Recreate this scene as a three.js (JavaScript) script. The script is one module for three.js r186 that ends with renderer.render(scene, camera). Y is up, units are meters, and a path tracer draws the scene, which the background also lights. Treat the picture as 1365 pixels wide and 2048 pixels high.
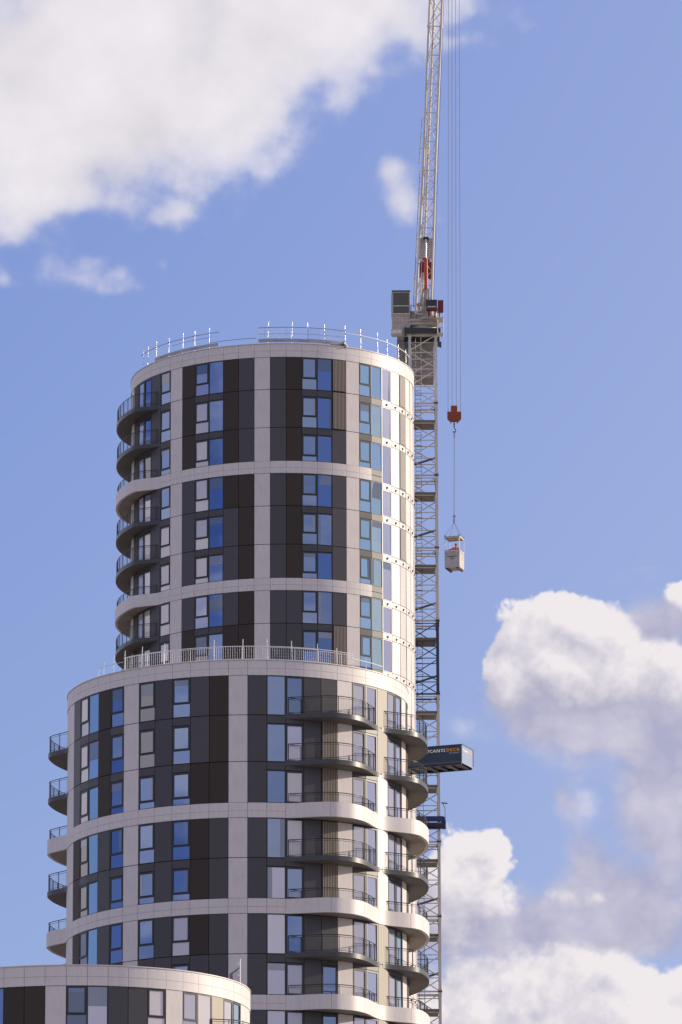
import * as THREE from 'three';
import { mergeGeometries } from 'three/addons/utils/BufferGeometryUtils.js';
import { ImprovedNoise } from 'three/addons/math/ImprovedNoise.js';
import { MarchingCubes } from 'three/addons/objects/MarchingCubes.js';

// ---------------------------------------------------------------- camera, exposure, sun
const DEG = Math.PI / 180;
const scene = new THREE.Scene();
const camera = new THREE.PerspectiveCamera(9.756, 682 / 1024, 1, 30000);   // long lens from the street, tilted up
camera.position.set(0, 1.6, 0);
camera.rotation.order = 'YXZ';
camera.rotation.set(13.7 * DEG, 0, -0.17 * DEG);
const renderer = new THREE.WebGLRenderer({ antialias: true });
renderer.toneMapping = THREE.LinearToneMapping;
renderer.toneMappingExposure = 1.0;
renderer.shadowMap.enabled = true;

const SUN_ROUND = 106 * DEG, SUN_UP = 17.5 * DEG;                            // to the right and a little behind the towers, low
const sunDir = new THREE.Vector3(Math.sin(SUN_ROUND) * Math.cos(SUN_UP), Math.sin(SUN_UP), Math.cos(SUN_ROUND) * Math.cos(SUN_UP));
const sun = new THREE.DirectionalLight(new THREE.Color().setRGB(1.0, 0.865, 0.69), 4.8);
sun.position.copy(sunDir).multiplyScalar(600).add(new THREE.Vector3(0, 90, -430));
sun.target.position.set(0, 90, -430);
sun.castShadow = true;
sun.shadow.mapSize.set(4096, 4096);
Object.assign(sun.shadow.camera, { left: -90, right: 90, top: 120, bottom: -120, near: 10, far: 1400 });
scene.add(sun, sun.target);

// ---------------------------------------------------------------- sky: air and clouds, one function of direction
const perlin = new ImprovedNoise();
const clamp01 = (x) => (x < 0 ? 0 : x > 1 ? 1 : x);
const smooth = (a, b, x) => { const t = clamp01((x - a) / (b - a)); return t * t * (3 - 2 * t); };
const mixN = (a, b, t) => a + (b - a) * t;
function fbm(x, y, z, n) { let s = 0, a = 0.5; for (let i = 0; i < n; i++) { s += a * perlin.noise(x, y, z); x = x * 2.03 + 11.7; y = y * 2.03 + 4.1; z = z * 2.03 + 7.9; a *= 0.5; } return s; }
function puff(x, y, z, n) { let s = 0, a = 0.5; for (let i = 0; i < n; i++) { s += a * Math.abs(perlin.noise(x, y, z)) * 2; x = x * 2.1 + 3.3; y = y * 2.1 + 9.2; z = z * 2.1 + 1.7; a *= 0.5; } return s; }
// clouds ahead of the camera: [bearing, height, half width, half height (degrees), weight]; bearing 0 is straight ahead, positive to the right
const CUMULUS = [[2.101, 12.707, 0.324, 0.267, 1], [1.831, 12.468, 0.393, 0.334, 1], [2.421, 12.597, 0.354, 0.315, 1], [1.575, 12.215, 0.226, 0.21, 1], [2.716, 12.454, 0.295, 0.306, 1], [2.15, 12.167, 0.688, 0.353, 1], [2.74, 12.096, 0.541, 0.334, 1], [3.207, 12.263, 0.344, 0.315, 1], [1.61, 11.905, 0.246, 0.172, 0.95], [3.379, 12.869, 0.295, 0.181, 1], [3.084, 11.952, 0.344, 0.239, 0.85], [2.445, 11.905, 0.541, 0.239, 0.85], [1.315, 10.305, 0.324, 0.315, 1], [1.477, 10.51, 0.157, 0.181, 1], [1.143, 10.042, 0.467, 0.43, 1], [1.094, 10.329, 0.246, 0.334, 1], [1.413, 9.899, 0.442, 0.239, 0.9], [1.02, 9.708, 0.295, 0.286, 0.9], [2.101, 10.042, 0.226, 0.162, 0.6], [2.47, 9.995, 0.295, 0.162, 0.6], [1.561, 9.254, 0.639, 0.411, 1], [2.101, 9.231, 0.491, 0.401, 1], [2.347, 9.183, 0.442, 0.382, 1], [2.691, 9.159, 0.324, 0.353, 1], [2.617, 9.374, 0.216, 0.191, 1], [2.961, 8.992, 0.305, 0.325, 1], [1.192, 8.944, 0.614, 0.43, 1], [2.544, 8.658, 1.081, 0.477, 1], [1.855, 8.658, 1.081, 0.477, 1], [3.354, 9.207, 0.246, 0.21, 0.95], [3.404, 9.923, 0.177, 0.258, 0.85], [3.232, 8.705, 0.442, 0.286, 1]];
const VEIL = [[-2.765, 18.064, 1.13, 0.764, 1], [-1.88, 18.208, 1.278, 0.764, 1], [-0.995, 18.351, 1.081, 0.668, 1], [-0.209, 18.542, 0.786, 0.477, 0.85], [0.381, 18.494, 0.59, 0.286, 0.62], [-3.01, 17.3, 0.983, 0.668, 1], [-2.126, 17.515, 0.885, 0.573, 1], [-1.29, 17.73, 0.639, 0.382, 0.85], [-0.799, 17.73, 0.246, 0.334, 0.55], [-3.06, 16.68, 0.59, 0.191, 0.5], [-3.305, 16.489, 0.246, 0.143, 0.5], [-2.716, 16.656, 0.295, 0.162, 0.42], [-2.322, 16.56, 0.295, 0.162, 0.34], [-1.821, 16.489, 0.177, 0.134, 0.56], [-1.674, 16.656, 0.128, 0.124, 0.52], [-2.814, 16.107, 0.344, 0.096, 0.3], [-2.421, 16.011, 0.393, 0.086, 0.3], [-3.207, 15.973, 0.344, 0.096, 0.33], [-2.126, 15.868, 0.344, 0.076, 0.26], [-1.708, 16.13, 0.088, 0.086, 0.42], [0.548, 17.023, 0.128, 0.124, 0.58], [0.651, 16.751, 0.197, 0.22, 0.58], [0.823, 16.775, 0.177, 0.191, 0.42], [0.651, 16.942, 0.147, 0.143, 0.42], [1.354, 18.169, 0.295, 0.115, 0.38], [0.184, 18.017, 0.216, 0.334, 0.34], [0.774, 18.255, 0.275, 0.306, 0.4], [-0.405, 18.017, 0.246, 0.239, 0.4], [2.003, 18.399, 0.442, 0.124, 0.24], [1.216, 18.566, 0.344, 0.124, 0.42], [1.216, 11.761, 0.295, 0.286, 0.28], [2.298, 10.854, 0.246, 0.239, 0.4], [2.74, 9.517, 0.295, 0.239, 0.3], [2.494, 11.523, 0.442, 0.191, 0.3]];
const SHADED = [[-1.88, 17.3, 0.295, 0.239, 0.5], [-3.207, 18.017, 0.393, 0.43, 0.35], [-2.371, 16.918, 0.639, 0.172, 0.35], [-0.602, 18.16, 0.393, 0.286, 0.35]];
const MIST = [[2.298, 11.714, 0.836, 0.286, 0.95], [2.986, 11.666, 0.688, 0.43, 1], [3.232, 11.141, 0.516, 0.549, 0.97], [3.256, 10.663, 0.418, 0.454, 0.88], [2.445, 9.971, 0.737, 0.353, 0.95], [2.863, 9.756, 0.467, 0.258, 0.85], [1.61, 9.78, 0.639, 0.22, 0.9], [2.445, 10.353, 0.275, 0.325, 0.78], [1.143, 9.541, 0.467, 0.286, 0.92], [3.084, 12.597, 0.413, 0.267, 0.9], [2.249, 10.902, 0.206, 0.191, 0.6], [1.757, 11.761, 0.393, 0.21, 0.78], [2.052, 9.636, 0.934, 0.267, 0.92], [2.74, 9.565, 0.442, 0.191, 0.6], [2.888, 10.09, 0.344, 0.239, 0.55]];
function lumps(list, az, el, sharp) {            // soft union of lumps
  let m = 0;
  for (const [a, e, rx, ry, w] of list) {
    const dx = (az - a) / rx, dy = (el - e) / ry, d2 = dx * dx + dy * dy;
    if (d2 < 6) { const v = w * Math.exp(-d2 * sharp); m = m + v - m * v; }
  }
  return m;
}
const DRIFT = 66.97;
function heap(az, el, x, y, z, n) {                // how deep in a heap cloud; positive inside
  let base = lumps(CUMULUS, az, el, 1.15);
  if (base > 0.02) base += 0.46 * (puff(x * 95, y * 95, z * 95, n) - 0.34) + 0.20 * (puff(x * 330, y * 330, z * 330, 4) - 0.34) + 0.10 * fbm(x * 160, y * 160, z * 160, 4);
  const far = smooth(4.6, 9, Math.hypot(az * 1.25, el - 13.7));   // the same kind of sky all round
  const near = (base - 0.50) * 1.9;
  if (far <= 0) return near;
  const rest = fbm(x * 4.2 + DRIFT, y * 9.5, z * 4.2 + 8.2, 5) * 2.1 + 0.11 + 0.34 * (puff(x * 20, y * 30, z * 20, 4) - 0.36);
  return mixN(Math.max(near, -0.4), Math.max(rest, near), far);
}
const SUN_AZ = Math.atan2(sunDir.x, -sunDir.z) / DEG;
const rgbSky = [0, 0, 0];
function skyAt(azDeg, elDeg, octaves) {            // radiance, linear
  const ca = Math.cos(elDeg * DEG), x = Math.sin(azDeg * DEG) * ca, y = Math.sin(elDeg * DEG), z = -Math.cos(azDeg * DEG) * ca;
  const c = x * sunDir.x + y * sunDir.y + z * sunDir.z;
  const up = clamp01(elDeg / 90), low = Math.exp(-Math.max(elDeg, 0) / 15);
  const glow = 0.30 * smooth(0.18, 0.68, c), anti = clamp01(-c) * 0.10;
  let r = mixN(0.055, 0.515, low), g = mixN(0.155, 0.635, low), b = mixN(0.60, 0.83, low);
  r = r * (1 - anti * 1.1) * (1 - 0.45 * up) + glow; g = g * (1 - anti * 0.8) * (1 - 0.38 * up) + glow * 0.9; b = b * (1 - anti * 0.35) * (1 - 0.2 * up) + glow * 0.6;
  const n = octaves;
  // thin veil
  let veil = lumps(VEIL, azDeg, elDeg, 0.9);
  if (veil > 0.01) {
    const wx = fbm(x * 60, y * 60, z * 60, 3), wy = fbm(x * 60 + 40, y * 60, z * 60, 3);
    veil = lumps(VEIL, azDeg + wx * 0.42, elDeg + wy * 0.42, 0.9);
    const f = fbm(x * 55, y * 62, z * 55, n + 1), f2 = fbm(x * 210 + 9, y * 210, z * 210, 4);
    const haze = 0.42 * smooth(0.04, 0.85, veil * 1.15 + f * 0.75 + f2 * 0.55) * smooth(0.03, 0.3, veil), core = smooth(0.30, 1.38, veil * 1.36 + (f * 0.95 + f2 * 0.34) * (1.2 - 0.8 * veil));
    veil = haze + core - haze * core;                                  // feathered margin round the denser part
    const lit = 1.0 + 0.13 * f + 0.05 * f2 - 0.17 * lumps(SHADED, azDeg + wx * 0.4, elDeg + wy * 0.3, 1);
    r = mixN(r, 0.845 * lit, veil * 0.97); g = mixN(g, 0.80 * lit, veil * 0.97); b = mixN(b, 0.835 * lit, veil * 0.97);
  }
  // soft grey undersides and far banks
  let mist = lumps(MIST, azDeg, elDeg, 1);
  if (mist > 0.01) {
    const wx = fbm(x * 70 + 5, y * 70, z * 70, 3), wy = fbm(x * 70 + 47, y * 70, z * 70, 3);
    mist = lumps(MIST, azDeg + wx * 0.4, elDeg + wy * 0.35, 1);
    const f = fbm(x * 80, y * 95, z * 80, n + 1), p = puff(x * 120, y * 130, z * 120, n) - 0.34;
    mist = smooth(0.16, 0.82, mist + f * 0.35 + p * 0.25);
    const lit = clamp01(0.22 + 0.7 * f + 0.55 * p);
    r = mixN(r, mixN(0.43, 0.70, lit), mist * 0.93); g = mixN(g, mixN(0.425, 0.67, lit), mist * 0.93); b = mixN(b, mixN(0.585, 0.75, lit), mist * 0.93);
  }
  // heaped clouds
  const h = heap(azDeg, elDeg, x, y, z, n);
  if (h > 0) {
    const under = mist0(azDeg, elDeg), alpha = smooth(-0.02, 0.26 + 0.95 * under, h);
    const t = Math.sign(((SUN_AZ - azDeg + 540) % 360) - 180) || 1;
    const az2 = azDeg + 0.16 * t, el2 = elDeg + 0.20, cb = Math.cos(el2 * DEG);
    const h2 = heap(az2, el2, Math.sin(az2 * DEG) * cb, Math.sin(el2 * DEG), -Math.cos(az2 * DEG) * cb, Math.max(2, n - 1));
    const lit = clamp01(0.74 + 0.62 * (h - h2) - 0.05 * h + 0.42 * fbm(x * 70 + 3, y * 85, z * 70, 5) - 0.55 * under), front = 1 + 0.28 * clamp01(-c);
    r = mixN(r, mixN(0.45, 0.87, lit) * front, alpha); g = mixN(g, mixN(0.44, 0.82, lit) * front, alpha); b = mixN(b, mixN(0.575, 0.845, lit) * front, alpha);
  }
  rgbSky[0] = r; rgbSky[1] = g; rgbSky[2] = b;
  return rgbSky;
}
const mist0 = (az, el) => lumps(MIST, az, el, 1.2);
{ // the whole sky, which lights the place
  const W = 2048, H = 1024, data = new Float32Array(W * H * 4);
  for (let row = 0; row < H; row++) {
    const el = ((row + 0.5) / H - 0.5) * 180;
    for (let col = 0; col < W; col++) {
      const round = ((col + 0.5) / W - 0.5) * 360;                    // x = cos, z = sin
      let az = round + 90; if (az > 180) az -= 360;
      const o = (row * W + col) * 4;
      if (el < -1) { data[o] = 0.30; data[o + 1] = 0.30; data[o + 2] = 0.32; } else { const c = skyAt(az, Math.max(el, 0.2), 4); data[o] = c[0]; data[o + 1] = c[1]; data[o + 2] = c[2]; }
      data[o + 3] = 1;
    }
  }
  const t = new THREE.DataTexture(data, W, H, THREE.RGBAFormat, THREE.FloatType);
  t.mapping = THREE.EquirectangularReflectionMapping; t.magFilter = t.minFilter = THREE.LinearFilter; t.needsUpdate = true;
  scene.background = t; scene.environment = t;
}
{ // the same sky, finer, over the bearings that the long lens looks at: a piece of the sky dome 9 km out
  const A0 = -11, A1 = 11, E0 = 3, E1 = 27, N = 1800, data = new Uint8Array(N * N * 4);
  const enc = (v) => 255 * (v <= 0.0031308 ? 12.92 * v : 1.055 * Math.pow(v, 1 / 2.4) - 0.055);
  for (let row = 0; row < N; row++) for (let col = 0; col < N; col++) {
    const c = skyAt(A0 + (A1 - A0) * (col + 0.5) / N, E0 + (E1 - E0) * (row + 0.5) / N, 5), o = (row * N + col) * 4;
    for (let k = 0; k < 3; k++) data[o + k] = Math.max(0, Math.min(255, enc(c[k]) + 0.5));
    data[o + 3] = 255;
  }
  const t = new THREE.DataTexture(data, N, N, THREE.RGBAFormat, THREE.UnsignedByteType);
  t.colorSpace = THREE.SRGBColorSpace; t.magFilter = THREE.LinearFilter; t.minFilter = THREE.LinearFilter; t.needsUpdate = true;
  const g = new THREE.BufferGeometry(), pos = [], uv = [], idx = [], S = 24, r = 9000;
  for (let j = 0; j <= S; j++) for (let i = 0; i <= S; i++) {
    const a = (A0 + (A1 - A0) * i / S) * DEG, e = (E0 + (E1 - E0) * j / S) * DEG;
    pos.push(r * Math.sin(a) * Math.cos(e), r * Math.sin(e) + 1.6, -r * Math.cos(a) * Math.cos(e)); uv.push(i / S, j / S);
    if (i < S && j < S) { const k = j * (S + 1) + i; idx.push(k, k + 1, k + S + 2, k, k + S + 2, k + S + 1); }
  }
  g.setAttribute('position', new THREE.Float32BufferAttribute(pos, 3)); g.setAttribute('uv', new THREE.Float32BufferAttribute(uv, 2)); g.setIndex(idx); g.computeVertexNormals();
  const dome = new THREE.Mesh(g, new THREE.MeshBasicMaterial({ map: t, side: THREE.DoubleSide }));
  dome.name = 'sky'; dome.userData = { kind: 'structure', label: 'blue sky with heaped white clouds behind the towers', category: 'sky' };
  scene.add(dome);
}

// ---------------------------------------------------------------- helpers
let seed = 7;
const rnd = () => { seed = (seed * 1664525 + 1013904223) >>> 0; return seed / 4294967296; };
const C3 = (r, g, b) => new THREE.Color().setRGB(r, g, b);
function grain(base, amount, cells, n = 128, across = cells, fine = 0.6) {   // faint mottling of a surface's own colour
  const d = new Uint8Array(n * n * 4);
  for (let j = 0; j < n; j++) for (let i = 0; i < n; i++) {
    const u = i / n, v = j / n;
    const f = 1 + amount * (perlin.noise(u * across, v * cells, base * 9.1) + fine * perlin.noise(u * across * 4, v * cells * 4, base * 3.3)) ;
    const o = (j * n + i) * 4; d[o] = d[o + 1] = d[o + 2] = Math.max(0, Math.min(255, (fine ? 247 : 150) * f)); d[o + 3] = 255;
  }
  const t = new THREE.DataTexture(d, n, n); t.colorSpace = THREE.SRGBColorSpace; t.wrapS = t.wrapT = THREE.MirroredRepeatWrapping; t.magFilter = THREE.LinearFilter; t.needsUpdate = true;
  return t;
}
const ripple = grain(0.55, 0.5, 2, 128, 2, 0), streak = grain(0.23, 0.03, 3, 128, 14);
const mottle = grain(0.37, 0.02, 5), weather = grain(0.81, 0.16, 4);
const std = (color, roughness, more = {}) => new THREE.MeshStandardMaterial({ color, roughness, ...more });
const M = {
  light: [C3(0.70, 0.63, 0.60), C3(0.715, 0.645, 0.612), C3(0.685, 0.618, 0.59)].map((c) => std(c, 0.5, { map: streak })),
  lightBand: std(C3(0.70, 0.635, 0.605), 0.5, { map: streak }),
  charcoal: [C3(0.062, 0.056, 0.060), C3(0.068, 0.061, 0.065), C3(0.057, 0.052, 0.056)].map((c) => std(c, 0.45, { map: mottle })),
  brown: [C3(0.037, 0.022, 0.012), C3(0.033, 0.020, 0.011)].map((c) => std(c, 0.62, { map: mottle })),
  taupe: [std(C3(0.24, 0.20, 0.155), 0.5, { map: mottle })],
  paleGrey: [std(C3(0.50, 0.475, 0.46), 0.55, { map: mottle })],
  slat: std(C3(0.33, 0.27, 0.225), 0.55), slatPale: std(C3(0.47, 0.43, 0.385), 0.55),
  frame: std(C3(0.022, 0.022, 0.026), 0.42), framePale: std(C3(0.62, 0.59, 0.56), 0.45),
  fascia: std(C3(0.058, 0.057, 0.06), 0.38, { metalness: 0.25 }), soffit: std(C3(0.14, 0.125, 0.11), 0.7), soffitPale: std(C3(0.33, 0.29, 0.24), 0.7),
  rail: std(C3(0.05, 0.05, 0.053), 0.32, { metalness: 0.6 }), core: std(C3(0.05, 0.048, 0.05), 0.9), roof: std(C3(0.30, 0.29, 0.28), 0.9),
  galvanised: std(C3(0.55, 0.55, 0.56), 0.35, { metalness: 0.75 }), whitePaint: std(C3(0.80, 0.79, 0.78), 0.5), bracket: std(C3(0.07, 0.068, 0.068), 0.6),
};
// coated panes: b blue mirror, t lighter greenish blue, g grey, w reflected cloud painted in as a pale colour, p pale
const pane = (color, metalness, roughness) => new THREE.MeshPhysicalMaterial({ color, metalness, roughness, ior: 1.9, clearcoat: 0.25, clearcoatRoughness: 0.01, bumpMap: ripple, bumpScale: 0.005 });
const GLASS = {
  b: [pane(C3(0.14, 0.21, 0.39), 0.92, 0.02), pane(C3(0.17, 0.24, 0.41), 0.92, 0.025), pane(C3(0.115, 0.18, 0.345), 0.9, 0.02), pane(C3(0.20, 0.265, 0.42), 0.9, 0.02)],
  t: [pane(C3(0.37, 0.52, 0.60), 0.85, 0.03), pane(C3(0.40, 0.54, 0.64), 0.85, 0.03)],
  g: [pane(C3(0.20, 0.20, 0.215), 0.5, 0.05)],
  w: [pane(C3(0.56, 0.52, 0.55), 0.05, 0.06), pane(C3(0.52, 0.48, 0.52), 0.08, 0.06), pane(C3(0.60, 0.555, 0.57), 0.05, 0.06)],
  p: [pane(C3(0.42, 0.42, 0.53), 0.55, 0.04), pane(C3(0.47, 0.46, 0.55), 0.55, 0.04)],
};
const BLIND = [pane(C3(0.17, 0.20, 0.27), 0.45, 0.05), pane(C3(0.22, 0.24, 0.30), 0.4, 0.05), pane(C3(0.13, 0.16, 0.22), 0.45, 0.05)];
const pick = (list) => list[Math.floor(rnd() * list.length) % list.length];

const taken = new Map();
function numbered(name) { const n = taken.get(name) ?? 0; taken.set(name, n + 1); return n ? name + '_' + String(n).padStart(3, '0') : name; }
function shade(o) { o.castShadow = o.receiveShadow = true; return o; }
function part(name, geometry, material, parent) { const m = shade(new THREE.Mesh(geometry, material)); m.name = name; parent.add(m); return m; }
function thing(name, label, category, at = [0, 0, 0], turn = 0, group) {
  const o = new THREE.Group(); o.name = numbered(name); o.position.set(...at); o.rotation.y = turn; o.userData = { label, category }; if (group) o.userData.group = group;
  scene.add(o); return o;
}
function single(name, geometry, material, label, category, at = [0, 0, 0]) { const m = part(numbered(name), geometry, material, scene); m.position.set(...at); m.userData = { label, category }; return m; }
const boxes = new Map();
function boxGeo(w, h, d) {
  const k = [w, h, d].map((v) => v.toFixed(3)).join();
  if (!boxes.has(k)) {
    const g = new THREE.BoxGeometry(w, h, d), p = g.attributes.position, n = g.attributes.normal, uv = g.attributes.uv;
    for (let i = 0; i < p.count; i++) uv.setXY(i, (Math.abs(n.getX(i)) > 0.5 ? p.getZ(i) : p.getX(i)) * 0.37 + 0.5, (Math.abs(n.getY(i)) > 0.5 ? p.getZ(i) : p.getY(i)) * 0.37 + 0.5);
    boxes.set(k, g);
  }
  return boxes.get(k);
}
const V = (x, y, z) => new THREE.Vector3(x, y, z);
const Q0 = new THREE.Quaternion();
function slab(x0, x1, y0, y1, z0, z1) { return new THREE.BoxGeometry(x1 - x0, y1 - y0, z1 - z0).translate((x0 + x1) / 2, (y0 + y1) / 2, (z0 + z1) / 2); }
function bar(a, b, r, sides = 6) {                 // round bar between two points
  const d = b.clone().sub(a), g = new THREE.CylinderGeometry(r, r, d.length(), sides, 1);
  return g.applyQuaternion(new THREE.Quaternion().setFromUnitVectors(V(0, 1, 0), d.normalize())).translate((a.x + b.x) / 2, (a.y + b.y) / 2, (a.z + b.z) / 2);
}
function beam(a, b, w, h = w) {                    // square bar between two points
  const d = b.clone().sub(a), g = new THREE.BoxGeometry(w, d.length(), h);
  return g.applyQuaternion(new THREE.Quaternion().setFromUnitVectors(V(0, 1, 0), d.normalize())).translate((a.x + b.x) / 2, (a.y + b.y) / 2, (a.z + b.z) / 2);
}
const join = (list) => mergeGeometries(list.map((g) => { const c = g.index ? g.toNonIndexed() : g; return c; }));

// ---------------------------------------------------------------- the round towers
const R = 11.4, SKEW = 0.085, STEP = 360 / 57;     // plan: a circle drawn out slightly on the skew, 57 bays round
const plan = (deg, off = 0) => {
  const s = Math.sin(deg * DEG), c = Math.cos(deg * DEG), nx = s - SKEW * c, nz = c, l = Math.hypot(nx, nz);
  return [R * s + off * nx / l, R * c + SKEW * R * s + off * nz / l];
};
// solid ring piece between two outlines, from angle a to b (degrees), heights y0 to y1
function ring(a, b, outer, inner, y0, y1, step = 1.25) {
  const n = Math.max(1, Math.ceil(Math.abs(b - a) / step)), pos = [], nor = [], uv = [], idx = [];
  const O = [], I = [];
  let run = 0; const len = [0];
  for (let i = 0; i <= n; i++) { const t = a + (b - a) * i / n; O.push(plan(t, outer(t))); I.push(plan(t, inner(t))); if (i) { run += Math.hypot(O[i][0] - O[i - 1][0], O[i][1] - O[i - 1][1]); len.push(run); } }
  const out = (i) => { const p = i ? plan(a + (b - a) * i / n - 0.05, outer(a + (b - a) * i / n - 0.05)) : O[0], q = i < n ? plan(a + (b - a) * i / n + 0.05, outer(a + (b - a) * i / n + 0.05)) : O[n]; const tx = q[0] - p[0], tz = q[1] - p[1], l = Math.hypot(tx, tz); return [-tz / l, tx / l]; };
  const N = O.map((_, i) => out(i));
  const v = (x, y, z, nx, ny, nz, u, w) => { pos.push(x, y, z); nor.push(nx, ny, nz); uv.push(u * 0.37, w * 0.37); return pos.length / 3 - 1; };
  const strip = (f) => { let p = null; for (let i = 0; i <= n; i++) { const q = f(i); if (p) idx.push(p[0], q[0], q[1], p[0], q[1], p[1]); p = q; } };
  strip((i) => [v(O[i][0], y0, O[i][1], N[i][0], 0, N[i][1], len[i], y0), v(O[i][0], y1, O[i][1], N[i][0], 0, N[i][1], len[i], y1)]);
  strip((i) => [v(I[i][0], y1, I[i][1], -N[i][0], 0, -N[i][1], len[i], y1), v(I[i][0], y0, I[i][1], -N[i][0], 0, -N[i][1], len[i], y0)]);
  strip((i) => [v(O[i][0], y1, O[i][1], 0, 1, 0, len[i], 0), v(I[i][0], y1, I[i][1], 0, 1, 0, len[i], 1)]);
  strip((i) => [v(I[i][0], y0, I[i][1], 0, -1, 0, len[i], 1), v(O[i][0], y0, O[i][1], 0, -1, 0, len[i], 0)]);
  if (Math.abs(b - a) < 359) for (const [i, s] of [[0, -1], [n, 1]]) {
    const dx = O[i][0] - I[i][0], dz = O[i][1] - I[i][1], l = Math.hypot(dx, dz) || 1, nx = s * dz / l, nz = -s * dx / l;
    const q = [v(O[i][0], y0, O[i][1], nx, 0, nz, 0, 0), v(O[i][0], y1, O[i][1], nx, 0, nz, 0, 1), v(I[i][0], y1, I[i][1], nx, 0, nz, 1, 1), v(I[i][0], y0, I[i][1], nx, 0, nz, 1, 0)];
    if (s > 0) idx.push(q[0], q[2], q[1], q[0], q[3], q[2]); else idx.push(q[0], q[1], q[2], q[0], q[2], q[3]);
  }
  const g = new THREE.BufferGeometry();
  g.setAttribute('position', new THREE.Float32BufferAttribute(pos, 3)); g.setAttribute('normal', new THREE.Float32BufferAttribute(nor, 3)); g.setAttribute('uv', new THREE.Float32BufferAttribute(uv, 2)); g.setIndex(idx);
  return g;
}
function curveBar(a, b, off, y, r, sides = 5) {    // tube that follows the outline at one height
  const n = Math.max(2, Math.ceil(Math.abs(b - a) / 1.5)), pts = [];
  for (let i = 0; i <= n; i++) { const t = a + (b - a) * i / n, p = plan(t, typeof off === 'function' ? off(t) : off); pts.push(V(p[0], y, p[1])); }
  return new THREE.TubeGeometry(new THREE.CatmullRomCurve3(pts), n * 2, r, sides);
}
function railing(a, b, off, y) {                    // balcony guard: handrail, lower rails, posts, thin balusters
  const list = [curveBar(a, b, off, y + 1.12, 0.03), curveBar(a, b, off, y + 1.0, 0.014, 4), curveBar(a, b, off, y + 0.10, 0.016, 4)];
  let d = 0, last = plan(a, off(a)), post = 0;
  for (let t = a; t <= b; t += 0.05) {
    const p = plan(t, off(t)); d += Math.hypot(p[0] - last[0], p[1] - last[1]); last = p;
    if (d >= 0.118 || t === a) {
      d = 0;
      const big = post % 9 === 0; post++;
      list.push(big ? new THREE.BoxGeometry(0.05, 1.1, 0.05).translate(p[0], y + 0.55, p[1]) : new THREE.CylinderGeometry(0.0055, 0.0055, 0.9, 3, 1, true).translate(p[0], y + 0.55, p[1]));
    }
  }
  return join(list);
}
const offsets = (zones) => (t) => { let o = 0; for (const [a, b, depth, ra, rb] of zones) o += depth * smooth(a, a + ra, t) * (1 - smooth(b - rb, b, t)); return o; };

const frames = new Map();
function frameGeo(kind, w, h, low) {                // window frame, local origin at the bay's lower middle; z 0 is the facade face
  const k = [kind, w.toFixed(3), h.toFixed(3), low].join();
  if (frames.has(k)) return frames.get(k);
  const l = [], e = 0.055, D = 0.12;
  const add = (x0, x1, y0, y1, z0 = -D, z1 = 0) => l.push(slab(x0, x1, y0, y1, z0, z1));
  add(-w / 2, -w / 2 + e, 0, h); add(w / 2 - e, w / 2, 0, h); add(-w / 2 + e, w / 2 - e, 0, e * 0.7); add(-w / 2 + e, w / 2 - e, h - e, h);
  if (kind === 'W') {
    add(-w / 2 + e, w / 2 - e, low, low + 0.07);
    const s = 0.075, x0 = -w / 2 + e, x1 = w / 2 - e, y0 = low + 0.07, y1 = h - e;    // the opening sash stands a little proud
    add(x0, x0 + s, y0, y1, -0.09, 0.02); add(x1 - s - 0.03, x1, y0, y1, -0.09, 0.02); add(x0 + s, x1 - s - 0.03, y0, y0 + s, -0.09, 0.02); add(x0 + s, x1 - s - 0.03, y1 - s, y1, -0.09, 0.02);
  }
  if (kind === 'D') { const s = 0.07, x0 = -w / 2 + e, x1 = w / 2 - e; add(x0, x0 + s, 0.04, h - e, -0.09, 0.015); add(x1 - s, x1, 0.04, h - e, -0.09, 0.015); add(x0 + s, x1 - s, 0.04, 0.13, -0.09, 0.015); add(x0 + s, x1 - s, h - e - s, h - e, -0.09, 0.015); }
  const g = join(l); frames.set(k, g); return g;
}
function slatGeo(w, h) {
  const k = ['slats', w.toFixed(3), h.toFixed(3)].join();
  if (!frames.has(k)) { const l = []; for (let i = 0; i < 9; i++) { const x = -w / 2 + 0.08 + i * (w - 0.16) / 8; l.push(slab(x - 0.028, x + 0.028, 0.02, h - 0.02, 0, 0.075)); } frames.set(k, join(l)); }
  return frames.get(k);
}

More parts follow.
